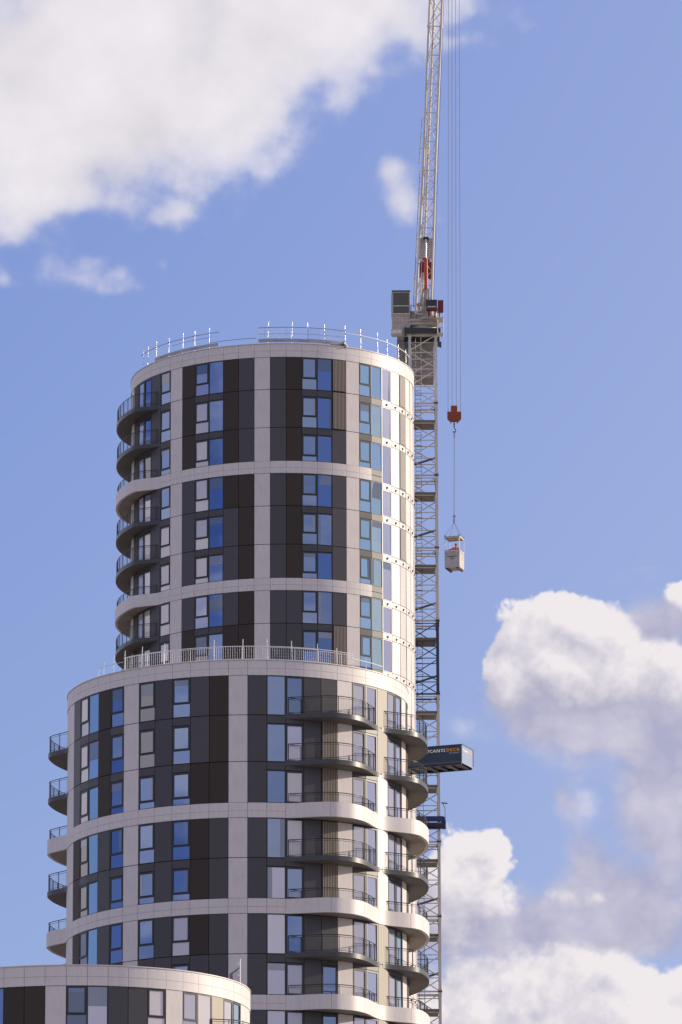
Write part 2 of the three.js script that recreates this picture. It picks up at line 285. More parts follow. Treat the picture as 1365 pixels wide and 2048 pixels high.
function tower(o) {
  const t = thing(o.name, o.label, 'tower block', [o.x, 0, -o.d]);
  const phi = (i) => o.phi0 + STEP * i;
  const bulge = offsets(o.zones.map((z) => [...z]));
  part('core', ring(0, 360, () => -0.3, () => -0.9, 0, o.top - 0.05, 4), M.core, t);
  part('roof', new THREE.CylinderGeometry(R - 0.5, R - 0.5, 0.3, 48).translate(0, o.top - 0.25, 0), M.roof, t);
  // rows of bays and the pale bands between them
  const rows = [], bands = [];
  let y = o.bandBottom;
  o.groups.forEach((n) => {
    let yy = y;
    for (let s = 0; s < n; s++) {
      const h = s === 0 ? 2.65 : s === n - 1 ? n * 3.15 - 0.97 - 2.65 - (n - 2) * 3.1 : 3.1;
      rows.push({ y0: yy - h, y1: yy, top: s === 0, foot: s === n - 1, k: rows.length });
      yy -= h;
    }
    y -= n * 3.15;
    bands.push({ y0: y, y1: y + 0.97 });
  });
  const bay = (i) => {
    const p = plan(phi(i)), q = plan(phi(i + 1)), dx = q[0] - p[0], dz = q[1] - p[1], w = Math.hypot(dx, dz);
    return { x: (p[0] + q[0]) / 2, z: (p[1] + q[1]) / 2, w, turn: Math.atan2(-dz, dx), nx: -dz / w, nz: dx / w };
  };
  const place = (m, b, yy, out) => { m.position.set(b.x + b.nx * out, yy, b.z + b.nz * out); m.rotation.y = b.turn; return m; };
  const GAP = 0.034;
  const flat = (b, y0, y1, mat, name = 'panel') => { const m = place(part(name, boxGeo(b.w - (b.wide ?? GAP), y1 - y0 - 0.045, 0.05), mat, t), b, (y0 + y1) / 2, (rnd() - 0.5) * 0.008); m.rotation.order = 'YXZ'; m.rotation.y += (rnd() - 0.5) * 0.012; m.rotation.x = (rnd() - 0.5) * 0.008; return m; };
  const glaze = (b, kind, code, y0, y1, foot, pale) => {
    const h = y1 - y0, low = foot ? 0.42 : 0.88, name = kind === 'D' ? 'balcony_door' : 'window';
    const f = place(part(name, frameGeo(kind, b.w, h, low), pale ? M.framePale : M.frame, t), b, y0, 0.01);
    const sheet = (x0, x1, a, c, z, mat) => { const m = part('pane', boxGeo(x1 - x0, c - a, 0.02), mat, f); m.position.set((x0 + x1) / 2, (a + c) / 2, z); m.rotation.set((rnd() - 0.5) * 0.02, (rnd() - 0.5) * 0.03, 0); };
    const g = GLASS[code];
    const dress = (x0, x1, a, c, z) => {                                // blinds and curtains hung close behind the glass of some rooms
      if (code === 'w' || kind === 'D' || rnd() > 0.42) return;
      const q = rnd(), hh = (c - a) * (0.18 + 0.45 * rnd()), m = pick(BLIND);
      if (q < 0.6) sheetOf('blind', x0 + 0.01, x1 - 0.01, c - hh, c - 0.01, z + 0.013, m); else { const ww = (x1 - x0) * (0.14 + 0.16 * rnd()); if (q < 0.8) sheetOf('curtain', x0 + 0.01, x0 + ww, a + 0.02, c - 0.01, z + 0.013, m); else sheetOf('curtain', x1 - ww, x1 - 0.01, a + 0.02, c - 0.01, z + 0.013, m); }
    };
    const sheetOf = (nm, x0, x1, a, c, z, mat) => { const m = part(nm, boxGeo(x1 - x0, c - a, 0.012), mat, f); m.position.set((x0 + x1) / 2, (a + c) / 2, z); };
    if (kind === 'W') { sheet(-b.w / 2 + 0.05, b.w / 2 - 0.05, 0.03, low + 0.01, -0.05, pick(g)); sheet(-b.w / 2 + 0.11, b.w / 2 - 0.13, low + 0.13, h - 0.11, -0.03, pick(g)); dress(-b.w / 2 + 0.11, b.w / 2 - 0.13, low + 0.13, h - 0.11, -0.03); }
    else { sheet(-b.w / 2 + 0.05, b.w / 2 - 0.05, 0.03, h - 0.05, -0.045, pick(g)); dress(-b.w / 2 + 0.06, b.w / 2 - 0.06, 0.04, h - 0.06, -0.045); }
  };
  const plain = [[], [], [], []];
  for (const row of rows) for (let i = o.from; i <= o.to; i++) {
    if (row.k >= (o.fullRows ?? 99) && i < o.narrowFrom) {             // storeys that stand behind the nearer tower
      const q = bay(i), l = o.bays[i] ?? o.bays.other, cd = l[Math.min(row.k, l.length - 1)][0], m = cd === 'L' ? 0 : 'CTPS'.includes(cd) ? 1 : cd === 'N' ? 2 : 3;
      plain[m].push(new THREE.BoxGeometry(q.w - GAP, row.y1 - row.y0 - 0.045, 0.05).rotateY(q.turn).translate(q.x, (row.y0 + row.y1) / 2, q.z));
      continue;
    }
    const list = o.bays[i] ?? o.bays.other, code = list[Math.min(row.k, list.length - 1)], b = bay(i);
    let { y0, y1 } = row;
    const site = o.siteFrom !== undefined && i >= o.siteFrom; if (site && i > o.siteFrom + 1) b.wide = 0.13;           // bays that still wait for their last cladding
    if (site && row.foot) y0 -= 0.97;
    if (site && !row.top) {                                             // a strip with a fixing bracket at each floor
      flat(b, y1 - 0.5, y1, M.light[1], 'floor_strip');
      const k = place(part('bracket', o.bracket, M.bracket, t), b, y1 - 0.27, 0.03); k.rotation.z = (rnd() - 0.5) * 0.5;
      y1 -= 0.5;
    } else if (site && row.top && row.k > 0) { flat(b, y1 - 0.5, y1, M.light[1], 'floor_strip'); place(part('bracket', o.bracket, M.bracket, t), b, y1 - 0.27, 0.03); y1 -= 0.5; }
    if (!site && row.foot && i >= (o.bandTo ?? 99)) { flat(b, y0 - 0.97, y0 - 0.5, M.charcoal[1], 'spandrel_panel'); flat(b, y0 - 0.5, y0, M.charcoal[1], 'spandrel_panel'); }
    if (code[0] === 'L') flat(b, y0, y1, pick(M.light));
    else if (code === 'C') flat(b, y0, y1, pick(M.charcoal));
    else if (code === 'N') flat(b, y0, y1, pick(M.brown));
    else if (code === 'T') flat(b, y0, y1, M.taupe[0]);
    else if (code === 'P') flat(b, y0, y1, M.paleGrey[0]);
    else if (code === 'S' || code === 's') {
      const p = flat(b, y0, y1, code === 'S' ? M.brown[0] : M.paleGrey[0]);
      const s = part('slat_screen', slatGeo(b.w - 0.1, y1 - y0 - 0.1), code === 'S' ? M.slat : M.slatPale, p); s.position.set(0, -(y1 - y0) / 2 + 0.05, 0.026); s.userData.kind = 'stuff';
    } else {
      if (!row.top && !site) { flat(b, y1 - 0.55, y1, M.charcoal[0], 'spandrel_panel'); y1 -= 0.55; }
      glaze(b, code[0], code[1], y0 + 0.012, y1 - 0.012, row.foot && !site, site);
    }
  }
  plain.forEach((l, k) => { if (l.length) part(['pale_cladding', 'charcoal_cladding', 'brown_cladding', 'hidden_glazing'][k], join(l), [M.light[0], M.charcoal[0], M.brown[0], GLASS.b[0]][k], t).userData.kind = 'stuff'; });
  // pale bands: two courses on the wall, one deep curved fascia where a balcony swings out
  const face = (tt) => 0.045 + bulge(tt), back = (tt) => -0.16 + bulge(tt);
  bands.forEach((bd, n) => {
    if (bd.y1 < o.lowest && !plain[0].length) return;
    let end = o.bandTo ?? o.to + 1;
    for (let i = o.from; i < end;) {
      const out = bulge(phi(i + 0.5)) > 0.03 || bulge(phi(i + 1)) > 0.03;
      const a = phi(i) + 0.05, mid = bd.y0 + 0.43;
      if (out) { const w = Math.min(2, end - i); part('balcony_fascia', ring(a, phi(i + w) - 0.05, face, back, bd.y0, bd.y1), M.lightBand, t); i += w; }
      else { const z = phi(i + 1) - 0.05; part('band_panel', ring(a, z, face, back, mid + 0.007, bd.y1, 2.2), M.lightBand, t); part('band_panel', ring(a, z, face, back, bd.y0, mid - 0.007, 2.2), M.lightBand, t); i++; }
    }
    for (const [a, b2] of o.zones) {
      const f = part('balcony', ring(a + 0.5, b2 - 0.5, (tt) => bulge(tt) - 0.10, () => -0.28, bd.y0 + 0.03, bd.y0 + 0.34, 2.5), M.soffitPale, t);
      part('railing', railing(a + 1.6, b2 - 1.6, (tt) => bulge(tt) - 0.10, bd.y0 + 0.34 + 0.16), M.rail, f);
    }
  });
  // roof band and coping
  for (let i = o.from; i <= o.to; i++) {
    const a = phi(i) + 0.05, z = phi(i + 1) - 0.05, mid = o.bandBottom + (o.top - o.bandBottom) * 0.44;
    part('band_panel', ring(a, z, () => 0.05, () => -0.16, mid + 0.007, o.top - 0.06, 2.2), M.lightBand, t);
    part('band_panel', ring(a, z, () => 0.05, () => -0.16, o.bandBottom, mid - 0.007, 2.2), M.lightBand, t);
  }
  part('coping', ring(-130, 130, () => 0.09, () => -0.55, o.top - 0.045, o.top + 0.02, 2.2), M.lightBand, t);
  // dark balconies at the floors between the bands
  for (const row of rows) {
    if (row.foot || row.y0 < o.lowest) continue;
    for (const [a, b2] of o.zones) {
      const yb = row.y0 - 0.22, yt = row.y0 + 0.10;
      const s = part('balcony', ring(a + 0.3, b2 - 0.3, (tt) => bulge(tt) + 0.02, () => -0.28, yb, yt), M.fascia, t);
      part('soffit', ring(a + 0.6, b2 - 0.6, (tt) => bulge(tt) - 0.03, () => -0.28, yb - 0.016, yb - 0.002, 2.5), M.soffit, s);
      part('railing', railing(a + 1.6, b2 - 1.6, (tt) => bulge(tt) - 0.06, yt), M.rail, s);
    }
  }
  return { t, phi, top: o.top };
}
const bracketGeo = join([slab(-0.10, 0.10, -0.03, 0.03, 0, 0.04), slab(-0.04, 0.04, -0.11, 0.08, 0, 0.06), slab(-0.02, 0.09, 0.02, 0.08, 0.03, 0.08)]);
const all = (c) => [c];
const REAR = { x: -5.53, d: 468.93 }, MID = { x: -7.0, d: 394.63 }, LOW = { x: -17.08, d: 364.28 };
const rear = tower({
  name: 'round_tower', label: 'tallest round tower at the back with a crane beside it, pale and dark panels', ...REAR, phi0: -0.13, bandBottom: 125.75, top: 126.86, groups: [3, 3, 3, 3, 3, 3], lowest: 98,
  from: -18, to: 15, fullRows: 8, narrowFrom: 7, siteFrom: 8, bandTo: 7, bracket: bracketGeo,
  zones: [[-128, -50.5, 1.18, 12, 11]],
  bays: {
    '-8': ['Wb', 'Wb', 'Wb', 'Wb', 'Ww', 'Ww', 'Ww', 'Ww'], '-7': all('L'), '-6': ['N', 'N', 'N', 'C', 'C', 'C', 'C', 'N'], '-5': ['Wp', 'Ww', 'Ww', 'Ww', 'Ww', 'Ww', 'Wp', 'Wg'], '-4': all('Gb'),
    '-3': ['N', 'N', 'N', 'N', 'C', 'C', 'C', 'N'], '-2': ['C', 'C', 'C', 'N'], '-1': all('L'), 0: all('C'), 1: ['N', 'N', 'N', 'N', 'N', 'N', 'C'], 2: all('Wb'), 3: all('Gb'), 4: ['S', 'S', 'C', 'C', 'C', 'C', 'C', 'S'], 5: all('L'),
    6: all('Wt'), 7: all('Gt'), 8: all('Gp'), 9: all('L'), 10: ['s', 's', 's', 's', 's', 'P'], 11: all('L'), 12: all('L'), 13: all('P'), 14: all('L'),
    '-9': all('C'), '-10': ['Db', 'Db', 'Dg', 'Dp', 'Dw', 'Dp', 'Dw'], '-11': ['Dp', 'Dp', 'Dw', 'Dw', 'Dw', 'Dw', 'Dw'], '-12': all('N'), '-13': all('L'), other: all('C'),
  },
});
const mid = tower({
  name: 'round_tower', label: 'middle round tower with curved balconies on both sides, in front of the tallest', ...MID, phi0: -1.9, bandBottom: 84.07, top: 85.10, groups: [3, 2, 2, 2], lowest: 55,
  from: -18, to: 17, zones: [[-132, -82, 1.37, 12, 12], [16.5, 56.5, 1.55, 16, 21], [57.5, 134, 1.34, 15, 12]],
  bays: {
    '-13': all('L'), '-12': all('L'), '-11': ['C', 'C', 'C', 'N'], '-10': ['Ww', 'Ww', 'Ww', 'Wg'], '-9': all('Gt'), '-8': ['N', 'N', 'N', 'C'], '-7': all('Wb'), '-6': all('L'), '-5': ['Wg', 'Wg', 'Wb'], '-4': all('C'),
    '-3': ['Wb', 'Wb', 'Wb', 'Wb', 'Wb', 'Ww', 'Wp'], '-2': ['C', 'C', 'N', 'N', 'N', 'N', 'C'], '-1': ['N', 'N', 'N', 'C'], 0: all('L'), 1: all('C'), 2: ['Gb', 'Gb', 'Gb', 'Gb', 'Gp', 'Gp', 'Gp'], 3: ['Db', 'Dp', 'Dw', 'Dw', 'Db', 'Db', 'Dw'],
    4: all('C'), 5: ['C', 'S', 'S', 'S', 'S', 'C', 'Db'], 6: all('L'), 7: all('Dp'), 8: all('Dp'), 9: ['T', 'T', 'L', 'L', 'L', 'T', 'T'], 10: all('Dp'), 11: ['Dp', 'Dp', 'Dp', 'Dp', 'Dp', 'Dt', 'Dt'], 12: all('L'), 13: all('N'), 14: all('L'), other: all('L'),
  },
});
const low = tower({
  name: 'round_tower', label: 'lowest round block at the lower left, only its top storey in view', ...LOW, phi0: -2.9, bandBottom: 58.72, top: 59.95, groups: [3], lowest: 50,
  from: -6, to: 16, zones: [[52, 134, 1.1, 10, 12]],
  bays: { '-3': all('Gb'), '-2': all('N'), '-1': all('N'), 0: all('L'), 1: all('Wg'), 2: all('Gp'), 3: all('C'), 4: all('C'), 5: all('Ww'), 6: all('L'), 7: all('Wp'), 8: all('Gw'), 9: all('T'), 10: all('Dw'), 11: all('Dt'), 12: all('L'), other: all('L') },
});

// ---------------------------------------------------------------- ground
{
  const g = new THREE.CircleGeometry(8800, 64).rotateX(-Math.PI / 2);
  const uv = g.attributes.uv; for (let i = 0; i < uv.count; i++) uv.setXY(i, uv.getX(i) * 700, uv.getY(i) * 700);
  const m = part('ground', g, std(C3(0.36, 0.325, 0.285), 0.95, { map: weather }), scene); m.userData = { kind: 'structure', label: 'paved city ground far below the towers', category: 'ground' };
}

// ---------------------------------------------------------------- edge protection on the roofs
function board(ink, paper) {
  const c = document.createElement('canvas'); c.width = 512; c.height = 96; const x = c.getContext('2d');
  x.fillStyle = paper; x.fillRect(0, 0, 512, 96); x.fillStyle = ink; x.strokeStyle = ink; x.lineWidth = 13; x.beginPath(); x.arc(70, 48, 28, 0.5, 5.8); x.stroke();   // print too worn to read
  for (let i = 0; i < 15; i++) x.fillRect(116 + i * 23, 34 + 10 * rnd(), 8 + 7 * rnd(), 36 + 8 * rnd());
  const t = new THREE.CanvasTexture(c); t.colorSpace = THREE.SRGBColorSpace; return t;
}
function guard(tw, at, label, spec) {
  const o = thing('edge_protection', label, 'guardrail', [at.x, tw.top, -at.d], 0, 'scaffold guardrails on the roofs');
  const off = spec.off;
  spec.posts.forEach(([deg, h, lean = 0]) => {
    const p = plan(deg, off), n = V(p[0], 0, p[1]).normalize();
    const a = V(p[0], -0.02, p[1]), b = a.clone().add(V(-n.x * 0.05 + lean, h, -n.z * 0.05));
    const list = [bar(a, b, 0.024)];
    list.push(new THREE.CylinderGeometry(0.1, 0.1, 0.03, 8).translate(a.x, 0.035, a.z));
    for (const q of [0.3, 0.62, 0.8]) { const c = a.clone().lerp(b, q); list.push(new THREE.BoxGeometry(0.075, 0.07, 0.075).translate(c.x, c.y, c.z)); }
    if (spec.stay) { const f = plan(deg, off - 0.9); list.push(bar(a.clone().lerp(b, 0.6), V(f[0], 0.02, f[1]), 0.024)); }
    part('post', join(list), spec.postMat, o);
  });
  for (const [a, b, y, r, mat] of spec.rails) part('rail', curveBar(a, b, off + 0.05, y, r), mat, o);
  for (const [a, b, y0, y1] of spec.toe ?? []) part('toe_board', ring(a, b, () => off + 0.10, () => off + 0.06, y0, y1, 2), M.toe, o);
  for (const [deg, y] of spec.print ?? []) {
    const p = plan(deg, off + 0.112), q = plan(deg + 1, off + 0.112), m = part('board_lettering', new THREE.PlaneGeometry(0.95, 0.2), std(0xffffff, 0.7, { map: board('#1d1b20', '#aeabb0') }), o);
    m.position.set(p[0], y, p[1]); m.rotation.y = Math.atan2(-(q[1] - p[1]), q[0] - p[0]);
  }
  for (const [a, b, y0, y1] of spec.mesh ?? []) {                        // welded mesh barrier
    const list = [curveBar(a, b, off + 0.07, y1, 0.02 * (spec.thin ?? 1)), curveBar(a, b, off + 0.07, y0, 0.016 * (spec.thin ?? 1))], n = Math.round(Math.abs(b - a) * 0.199 / 0.16);
    for (let i = 0; i <= n; i++) { const p = plan(a + (b - a) * i / n, off + 0.07); list.push(new THREE.CylinderGeometry((i % 12 ? 0.0105 : 0.022) * (spec.thin ?? 1), (i % 12 ? 0.0105 : 0.022) * (spec.thin ?? 1), y1 - y0, 4).translate(p[0], (y0 + y1) / 2, p[1])); }
    for (let k = 1; k < 4; k++) list.push(curveBar(a, b, off + 0.07, y0 + (y1 - y0) * k / 4, 0.0035 * (spec.thin ?? 1), 3));
    part('mesh_panel', join(list), spec.meshMat ?? M.whitePaint, o);
  }
  return o;
}
M.toe = std(C3(0.40, 0.385, 0.395), 0.7, { map: mottle });
M.blueGrey = std(C3(0.20, 0.235, 0.30), 0.4, { metalness: 0.5 });
guard(rear, REAR, 'scaffold guardrail with grey toe boards on the left rim of the tallest roof', {
  off: -0.28, postMat: M.galvanised, stay: false,
  posts: [[-68, 1.75, -0.05], [-63.6, 1.85], [-56.2, 1.9], [-47.5, 1.75], [-39.3, 1.85], [-33.2, 1.8], [-26.2, 1.85]],
  rails: [[-70, -21.7, 1.32, 0.027, M.blueGrey], [-45, -25, 0.98, 0.018, M.blueGrey], [-26, -6, 0.55, 0.024, M.blueGrey]], toe: [[-56.2, -21.7, 0.16, 0.44]], print: [[-50.5, 0.3], [-43, 0.3], [-32.5, 0.3]],
});
guard(rear, REAR, 'scaffold guardrail on the right rim of the tallest roof, next to the crane', {
  off: -0.28, postMat: M.galvanised,
  posts: [[-1.3, 1.85, 0.06], [8.4, 1.85, 0.08], [15.2, 1.85], [22.5, 1.8], [32, 1.9], [39.9, 1.8], [49.8, 1.85], [56.5, 1.55], [66.4, 1.6], [76.2, 1.6]],
  rails: [[-5, 32, 1.38, 0.026, M.blueGrey], [30, 82, 1.22, 0.034, M.whitePaint], [-5, 32, 0.85, 0.014, M.blueGrey]], toe: [[-5, 31, 0.16, 0.44]], print: [[3.5, 0.3], [14, 0.3], [23, 0.3]], mesh: [[-5, 8, 0.46, 1.36, 0], [15.4, 32, 0.46, 1.36, 0]], meshMat: M.blueGrey, thin: 0.45,
  stack: true,
});
guard(mid, MID, 'white mesh barrier with upright scaffold tubes round the middle tower roof', {
  off: -0.42, postMat: M.whitePaint,
  posts: [[-56.3, 0.75], [-53.2, 1.1], [-47.5, 1.35], [-41.9, 1.5], [-34.1, 1.55], [-25.1, 1.55], [-7.2, 1.5], [2.7, 1.5], [11.2, 1.5, -0.03], [20, 1.45, -0.05], [29.6, 1.4], [37.6, 1.25], [44.7, 1.1], [51.8, 0.95]],
  rails: [[-42, 44, 0.98, 0.022, M.whitePaint], [44, 62, 0.66, 0.026, M.whitePaint], [-56, -42, 0.72, 0.02, M.galvanised]], thin: 0.8, mesh: [[-41, -25.2, 0.12, 0.94], [-25, -7.3, 0.12, 0.90], [-7.1, 11.1, 0.12, 0.96], [11.3, 29.5, 0.12, 0.92], [29.7, 44.6, 0.12, 0.86]],
});
{ // boards and sheet left stacked by the rim of the tallest roof
  const at = plan(29, -0.75), o = thing('board_stack', 'dark stack of boards by the rim of the tallest roof', 'boards', [REAR.x + at[0], rear.top - 0.1, -REAR.d + at[1]], -0.42);
  for (let i = 0; i < 4; i++) { const m = part('board', boxGeo(1.9 - 0.12 * i, 0.10, 0.5), i % 2 ? M.slat : M.charcoal[1], o); m.position.set(0.1 * (i % 2), 0.05 + 0.101 * i, 0.03 * i); m.rotation.y = 0.06 * (i % 3 - 1); }
  const s = part('sheeting', new THREE.CapsuleGeometry(0.16, 0.9, 4, 10).rotateZ(Math.PI / 2).scale(1, 0.7, 1), M.bracket, o); s.position.set(0.1, 0.52, 0);
}
{ // short site post left on the low roof
  const at = plan(84, -0.5), o = thing('roof_post', 'white notched post with a grey strut on the lowest roof', 'post', [LOW.x + at[0], low.top - 0.12, -LOW.d + at[1]]);
  const l = [bar(V(0, 0, 0), V(0, 2.0, 0), 0.05)]; for (const y of [1.0, 1.35, 1.7]) l.push(slab(-0.17, 0, y - 0.06, y + 0.05, -0.05, 0.05));
  part('tube', join(l), M.whitePaint, o);
  part('strut', join([beam(V(-0.03, 1.45, 0), V(-0.62, 1.02, 0.1), 0.09), beam(V(-0.55, 1.05, 0.1), V(-0.5, 0.02, 0.1), 0.2), slab(-0.66, -0.3, 0, 0.08, -0.1, 0.3)]), std(C3(0.17, 0.165, 0.17), 0.6), o);
}

// ---------------------------------------------------------------- luffing tower crane
const K = {
  cream: std(C3(0.70, 0.64, 0.565), 0.5, { map: weather }), cream2: std(C3(0.50, 0.445, 0.385), 0.55, { map: weather }), blue: std(C3(0.022, 0.038, 0.082), 0.45), dark: std(C3(0.03, 0.03, 0.034), 0.5), navy: std(C3(0.02, 0.02, 0.045), 0.45),
  deckBrown: std(C3(0.22, 0.185, 0.15), 0.75), steel: std(C3(0.10, 0.105, 0.12), 0.4, { metalness: 0.5 }), red: std(C3(0.50, 0.06, 0.025), 0.38), darkRed: std(C3(0.16, 0.012, 0.02), 0.5), glass: new THREE.MeshPhysicalMaterial({ color: C3(0.035, 0.045, 0.045), roughness: 0.05, metalness: 0.25, ior: 1.6 }),
  rope: std(C3(0.10, 0.12, 0.19), 0.6), white: std(C3(0.75, 0.73, 0.70), 0.5), chrome: std(C3(0.62, 0.60, 0.60), 0.2, { metalness: 0.9 }), teal: std(C3(0.02, 0.07, 0.075), 0.5),
};
const MAST = { x: 6.72, z: -474, h: 1.06 };
const crane = thing('tower_crane', 'cream luffing tower crane rising beside the tallest tower', 'crane', [MAST.x, 0, MAST.z]);
{
  const h = MAST.h, S = 6.05, top = 131.85;
  const joints = []; for (let y = 125.91 + S; y > 60; y -= S) joints.push(y);
  joints.forEach((y1, n) => {
    if (n === 0) y1 = top;
    const y0 = n === 0 ? 125.91 : y1 - S, isBlue = n === 4, list = [];
    const at = (sx, sz, y) => V(sx * h, y, sz * h);
    for (const sx of [-1, 1]) for (const sz of [-1, 1]) { list.push(beam(at(sx, sz, y0), at(sx, sz, y1), 0.21)); for (const y of [y0 + 0.16, y1 - 0.16]) list.push(new THREE.BoxGeometry(0.26, 0.3, 0.26).translate(sx * h, y, sz * h)); }
    const sides = [[[-1, 1], [1, 1]], [[-1, -1], [1, -1]], [[-1, -1], [-1, 1]], [[1, -1], [1, 1]]], q = (y1 - y0) / 4;
    sides.forEach(([a, b], k) => {
      for (const f of [0.05, 1, 2, 2.95, 3.9]) list.push(beam(at(...a, y0 + q * f), at(...b, y0 + q * f), f === 0.05 ? 0.12 : 0.065));
      for (let m = 0; m < 4; m++) { const s = (m + k) % 2 ? [a, b] : [b, a]; list.push(beam(at(...s[0], y0 + q * m + 0.1), at(...s[1], y0 + q * (m + 1) - 0.1), 0.07)); }
    });
    const sec = part('mast_section', join(list), isBlue ? K.blue : K.cream, crane);
    const l2 = [], lx = -0.38, lz = 0.55;
    for (const s of [-0.22, 0.22]) l2.push(bar(V(lx + s, y0, lz), V(lx + s, y1, lz), 0.026, 4));
    for (let y = y0 + 0.2; y < y1; y += 0.36) l2.push(bar(V(lx - 0.22, y, lz), V(lx + 0.22, y, lz), 0.018, 4));
    for (let y = y0 + 1.0; y < y1 - 2; y += 0.9) l2.push(bar(V(lx - 0.34, y, lz - 0.5), V(lx + 0.34, y, lz - 0.5), 0.015, 4));
    part('ladder', join(l2), K.steel, sec);
    if (n) {
      part('landing', join([slab(-h + 0.15, h - 0.15, y1 - 1.62, y1 - 1.55, -h + 0.1, h - 0.1), slab(-h + 0.1, h - 0.1, y1 - 1.62, y1 - 1.30, h - 0.16, h - 0.12)]), K.deckBrown, sec);
      part('tie_bar', beam(V(-h, y1 - 5.1, h - 0.3), V(h - 0.1, y1 - 4.45, h - 0.3), 0.16, 0.1), K.steel, sec);
    }
    const bolts = []; for (const sx of [-1, 1]) for (const sz of [-1, 1]) bolts.push(slab(sx * h - 0.16, sx * h + 0.16, y0 + 0.02, y0 + 0.14, sz * h - 0.16, sz * h + 0.16));
    part('bolt', join(bolts), K.dark, sec);
  });
  // collar that ties the mast to the building
  const cy = 91.5, c1 = [];
  for (const z of [-1.35, 1.35]) c1.push(slab(-1.7, 1.42, cy - 0.2, cy + 0.2, z - 0.13, z + 0.13));
  for (const x of [-1.38, 1.38]) c1.push(slab(x - 0.14, x + 0.14, cy - 0.26, cy + 0.16, -1.35, 1.35));
  const collar = part('mast_collar', join(c1), std(C3(0.018, 0.03, 0.16), 0.45), crane);
  part('tie_beam', join([beam(V(-1.5, cy - 0.55, 1.35), V(-5.3, cy - 0.55, 4.4), 0.26), beam(V(1.38, cy - 0.55, 1.35), V(-3.4, cy - 0.55, 3.3), 0.26), slab(-1.5, 1.5, cy - 0.82, cy - 0.5, 1.3, 1.5), slab(1.3, 1.6, cy - 0.82, cy - 0.1, 1.22, 1.42)]), K.navy, collar);
  part('work_hook', join([bar(V(1.55, cy - 0.1, 1.3), V(1.55, cy + 0.9, 1.3), 0.03), bar(V(1.25, cy + 1.32, 1.3), V(1.75, cy + 1.26, 1.3), 0.05), bar(V(1.36, cy + 1.3, 1.3), V(1.55, cy + 0.85, 1.3), 0.03)]), K.dark, collar);

  // top of the mast and the turntable
  const y = top;
  const ringTop = [new THREE.CylinderGeometry(1.25, 1.25, 0.32, 28).translate(0, y + 0.62, 0), new THREE.TorusGeometry(1.18, 0.09, 6, 30).rotateX(Math.PI / 2).translate(0, y + 0.42, 0), slab(-1.2, 1.2, y + 0.72, y + 1.0, -1.3, 1.35)];
  const slew = part('turntable', join(ringTop), K.cream2, crane);
  part('climbing_beam', join([slab(-1.5, 1.42, y - 0.02, y + 0.4, 1.2, 1.46), slab(-1.5, -1.34, y - 0.2, y + 0.45, 1.15, 1.5), slab(1.3, 1.46, y - 0.16, y + 0.45, 1.15, 1.5)]), K.dark, slew);
  part('climbing_beam', slab(-1.5, 1.42, y - 0.02, y + 0.4, -1.46, -1.2), K.dark, slew);
  part('jacking_lug', join([slab(1.2, 1.5, y - 1.05, y - 0.7, 0.8, 1.2), slab(-1.5, -1.2, y - 1.15, y - 0.8, 0.8, 1.2), slab(1.4, 1.52, y - 1.12, y - 0.66, 0.85, 1.1)]), K.teal, slew);
  const plat = [slab(-1.55, 1.35, y + 1.0, y + 1.16, -4.6, 1.5), slab(-1.15, 1.15, y + 1.16, y + 1.9, -1.0, 1.2), slab(-0.45, -0.2, y + 1.16, y + 2.6, 0.9, 1.3), slab(0.35, 0.6, y + 1.16, y + 2.6, 0.9, 1.3), new THREE.CylinderGeometry(0.6, 0.95, 0.9, 20).translate(0.5, y + 1.55, 0.9)];
  const deck = part('machinery_deck', join(plat), K.cream2, crane);
  // operator's cab, hung out on the left
  const cab = part('cab', (() => {
    const s = new THREE.Shape(); s.moveTo(-0.72, -1.72); s.lineTo(0.55, -1.72); s.lineTo(1.0, -0.35); s.lineTo(1.0, 1.6); s.lineTo(-0.72, 1.6); s.closePath();
    return new THREE.ExtrudeGeometry(s, { depth: 1.42, bevelEnabled: true, bevelSize: 0.04, bevelThickness: 0.04, bevelSegments: 2 }).rotateY(-Math.PI / 2).translate(-1.05, y + 1.85, 0.6);
  })(), K.cream2, crane);
  part('windscreen', slab(-2.4, -1.12, y + 2.25, y + 3.32, 1.60, 1.665), K.glass, cab);
  part('lower_window', slab(-2.4, -1.12, y + 1.58, y + 2.17, 1.60, 1.665), K.glass, cab);
  part('side_window', slab(-2.545, -2.49, y + 1.6, y + 3.3, 0.1, 1.5), K.glass, cab);
  part('cab_roof', slab(-2.52, -1.0, y + 3.44, y + 3.53, -0.2, 1.72), K.steel, cab);
  part('cab_sill', join([slab(-2.42, -1.06, y + 2.17, y + 2.24, 1.60, 1.72), slab(-2.42, -1.06, y + 1.5, y + 1.57, 1.60, 1.74), slab(-2.6, -1.7, y - 0.02, y + 0.34, 0.6, 1.3)]), K.cream, cab);
  part('cab_label', slab(-2.3, -2.18, y + 0.05, y + 0.25, 1.30, 1.312), K.white, cab);
  part('cab_label', slab(-2.05, -1.8, y + 0.08, y + 0.25, 1.30, 1.312), K.white, cab);
  // counterweights and winch at the back
  part('counterweight', join([slab(-2.0, -0.9, y - 2.3, y + 0.9, -5.6, -3.4), slab(-0.85, 0.95, y - 2.55, y + 0.9, -5.6, -3.4), slab(-2.05, 1.0, y + 0.7, y + 1.0, -5.7, -3.3)]), std(C3(0.34, 0.30, 0.265), 0.8, { map: weather }), crane);
  part('winch', join([slab(-0.2, 0.72, y + 5.3, y + 6.7, -1.3, -0.9), slab(0.45, 0.78, y + 5.2, y + 6.6, -0.9, -0.5)]), K.darkRed, crane);
  // electrical box and dark red panel on the right, access cage below them
  const box = part('control_box', slab(0.26, 1.16, y + 1.70, y + 2.42, 2.4, 2.8), K.dark, crane);
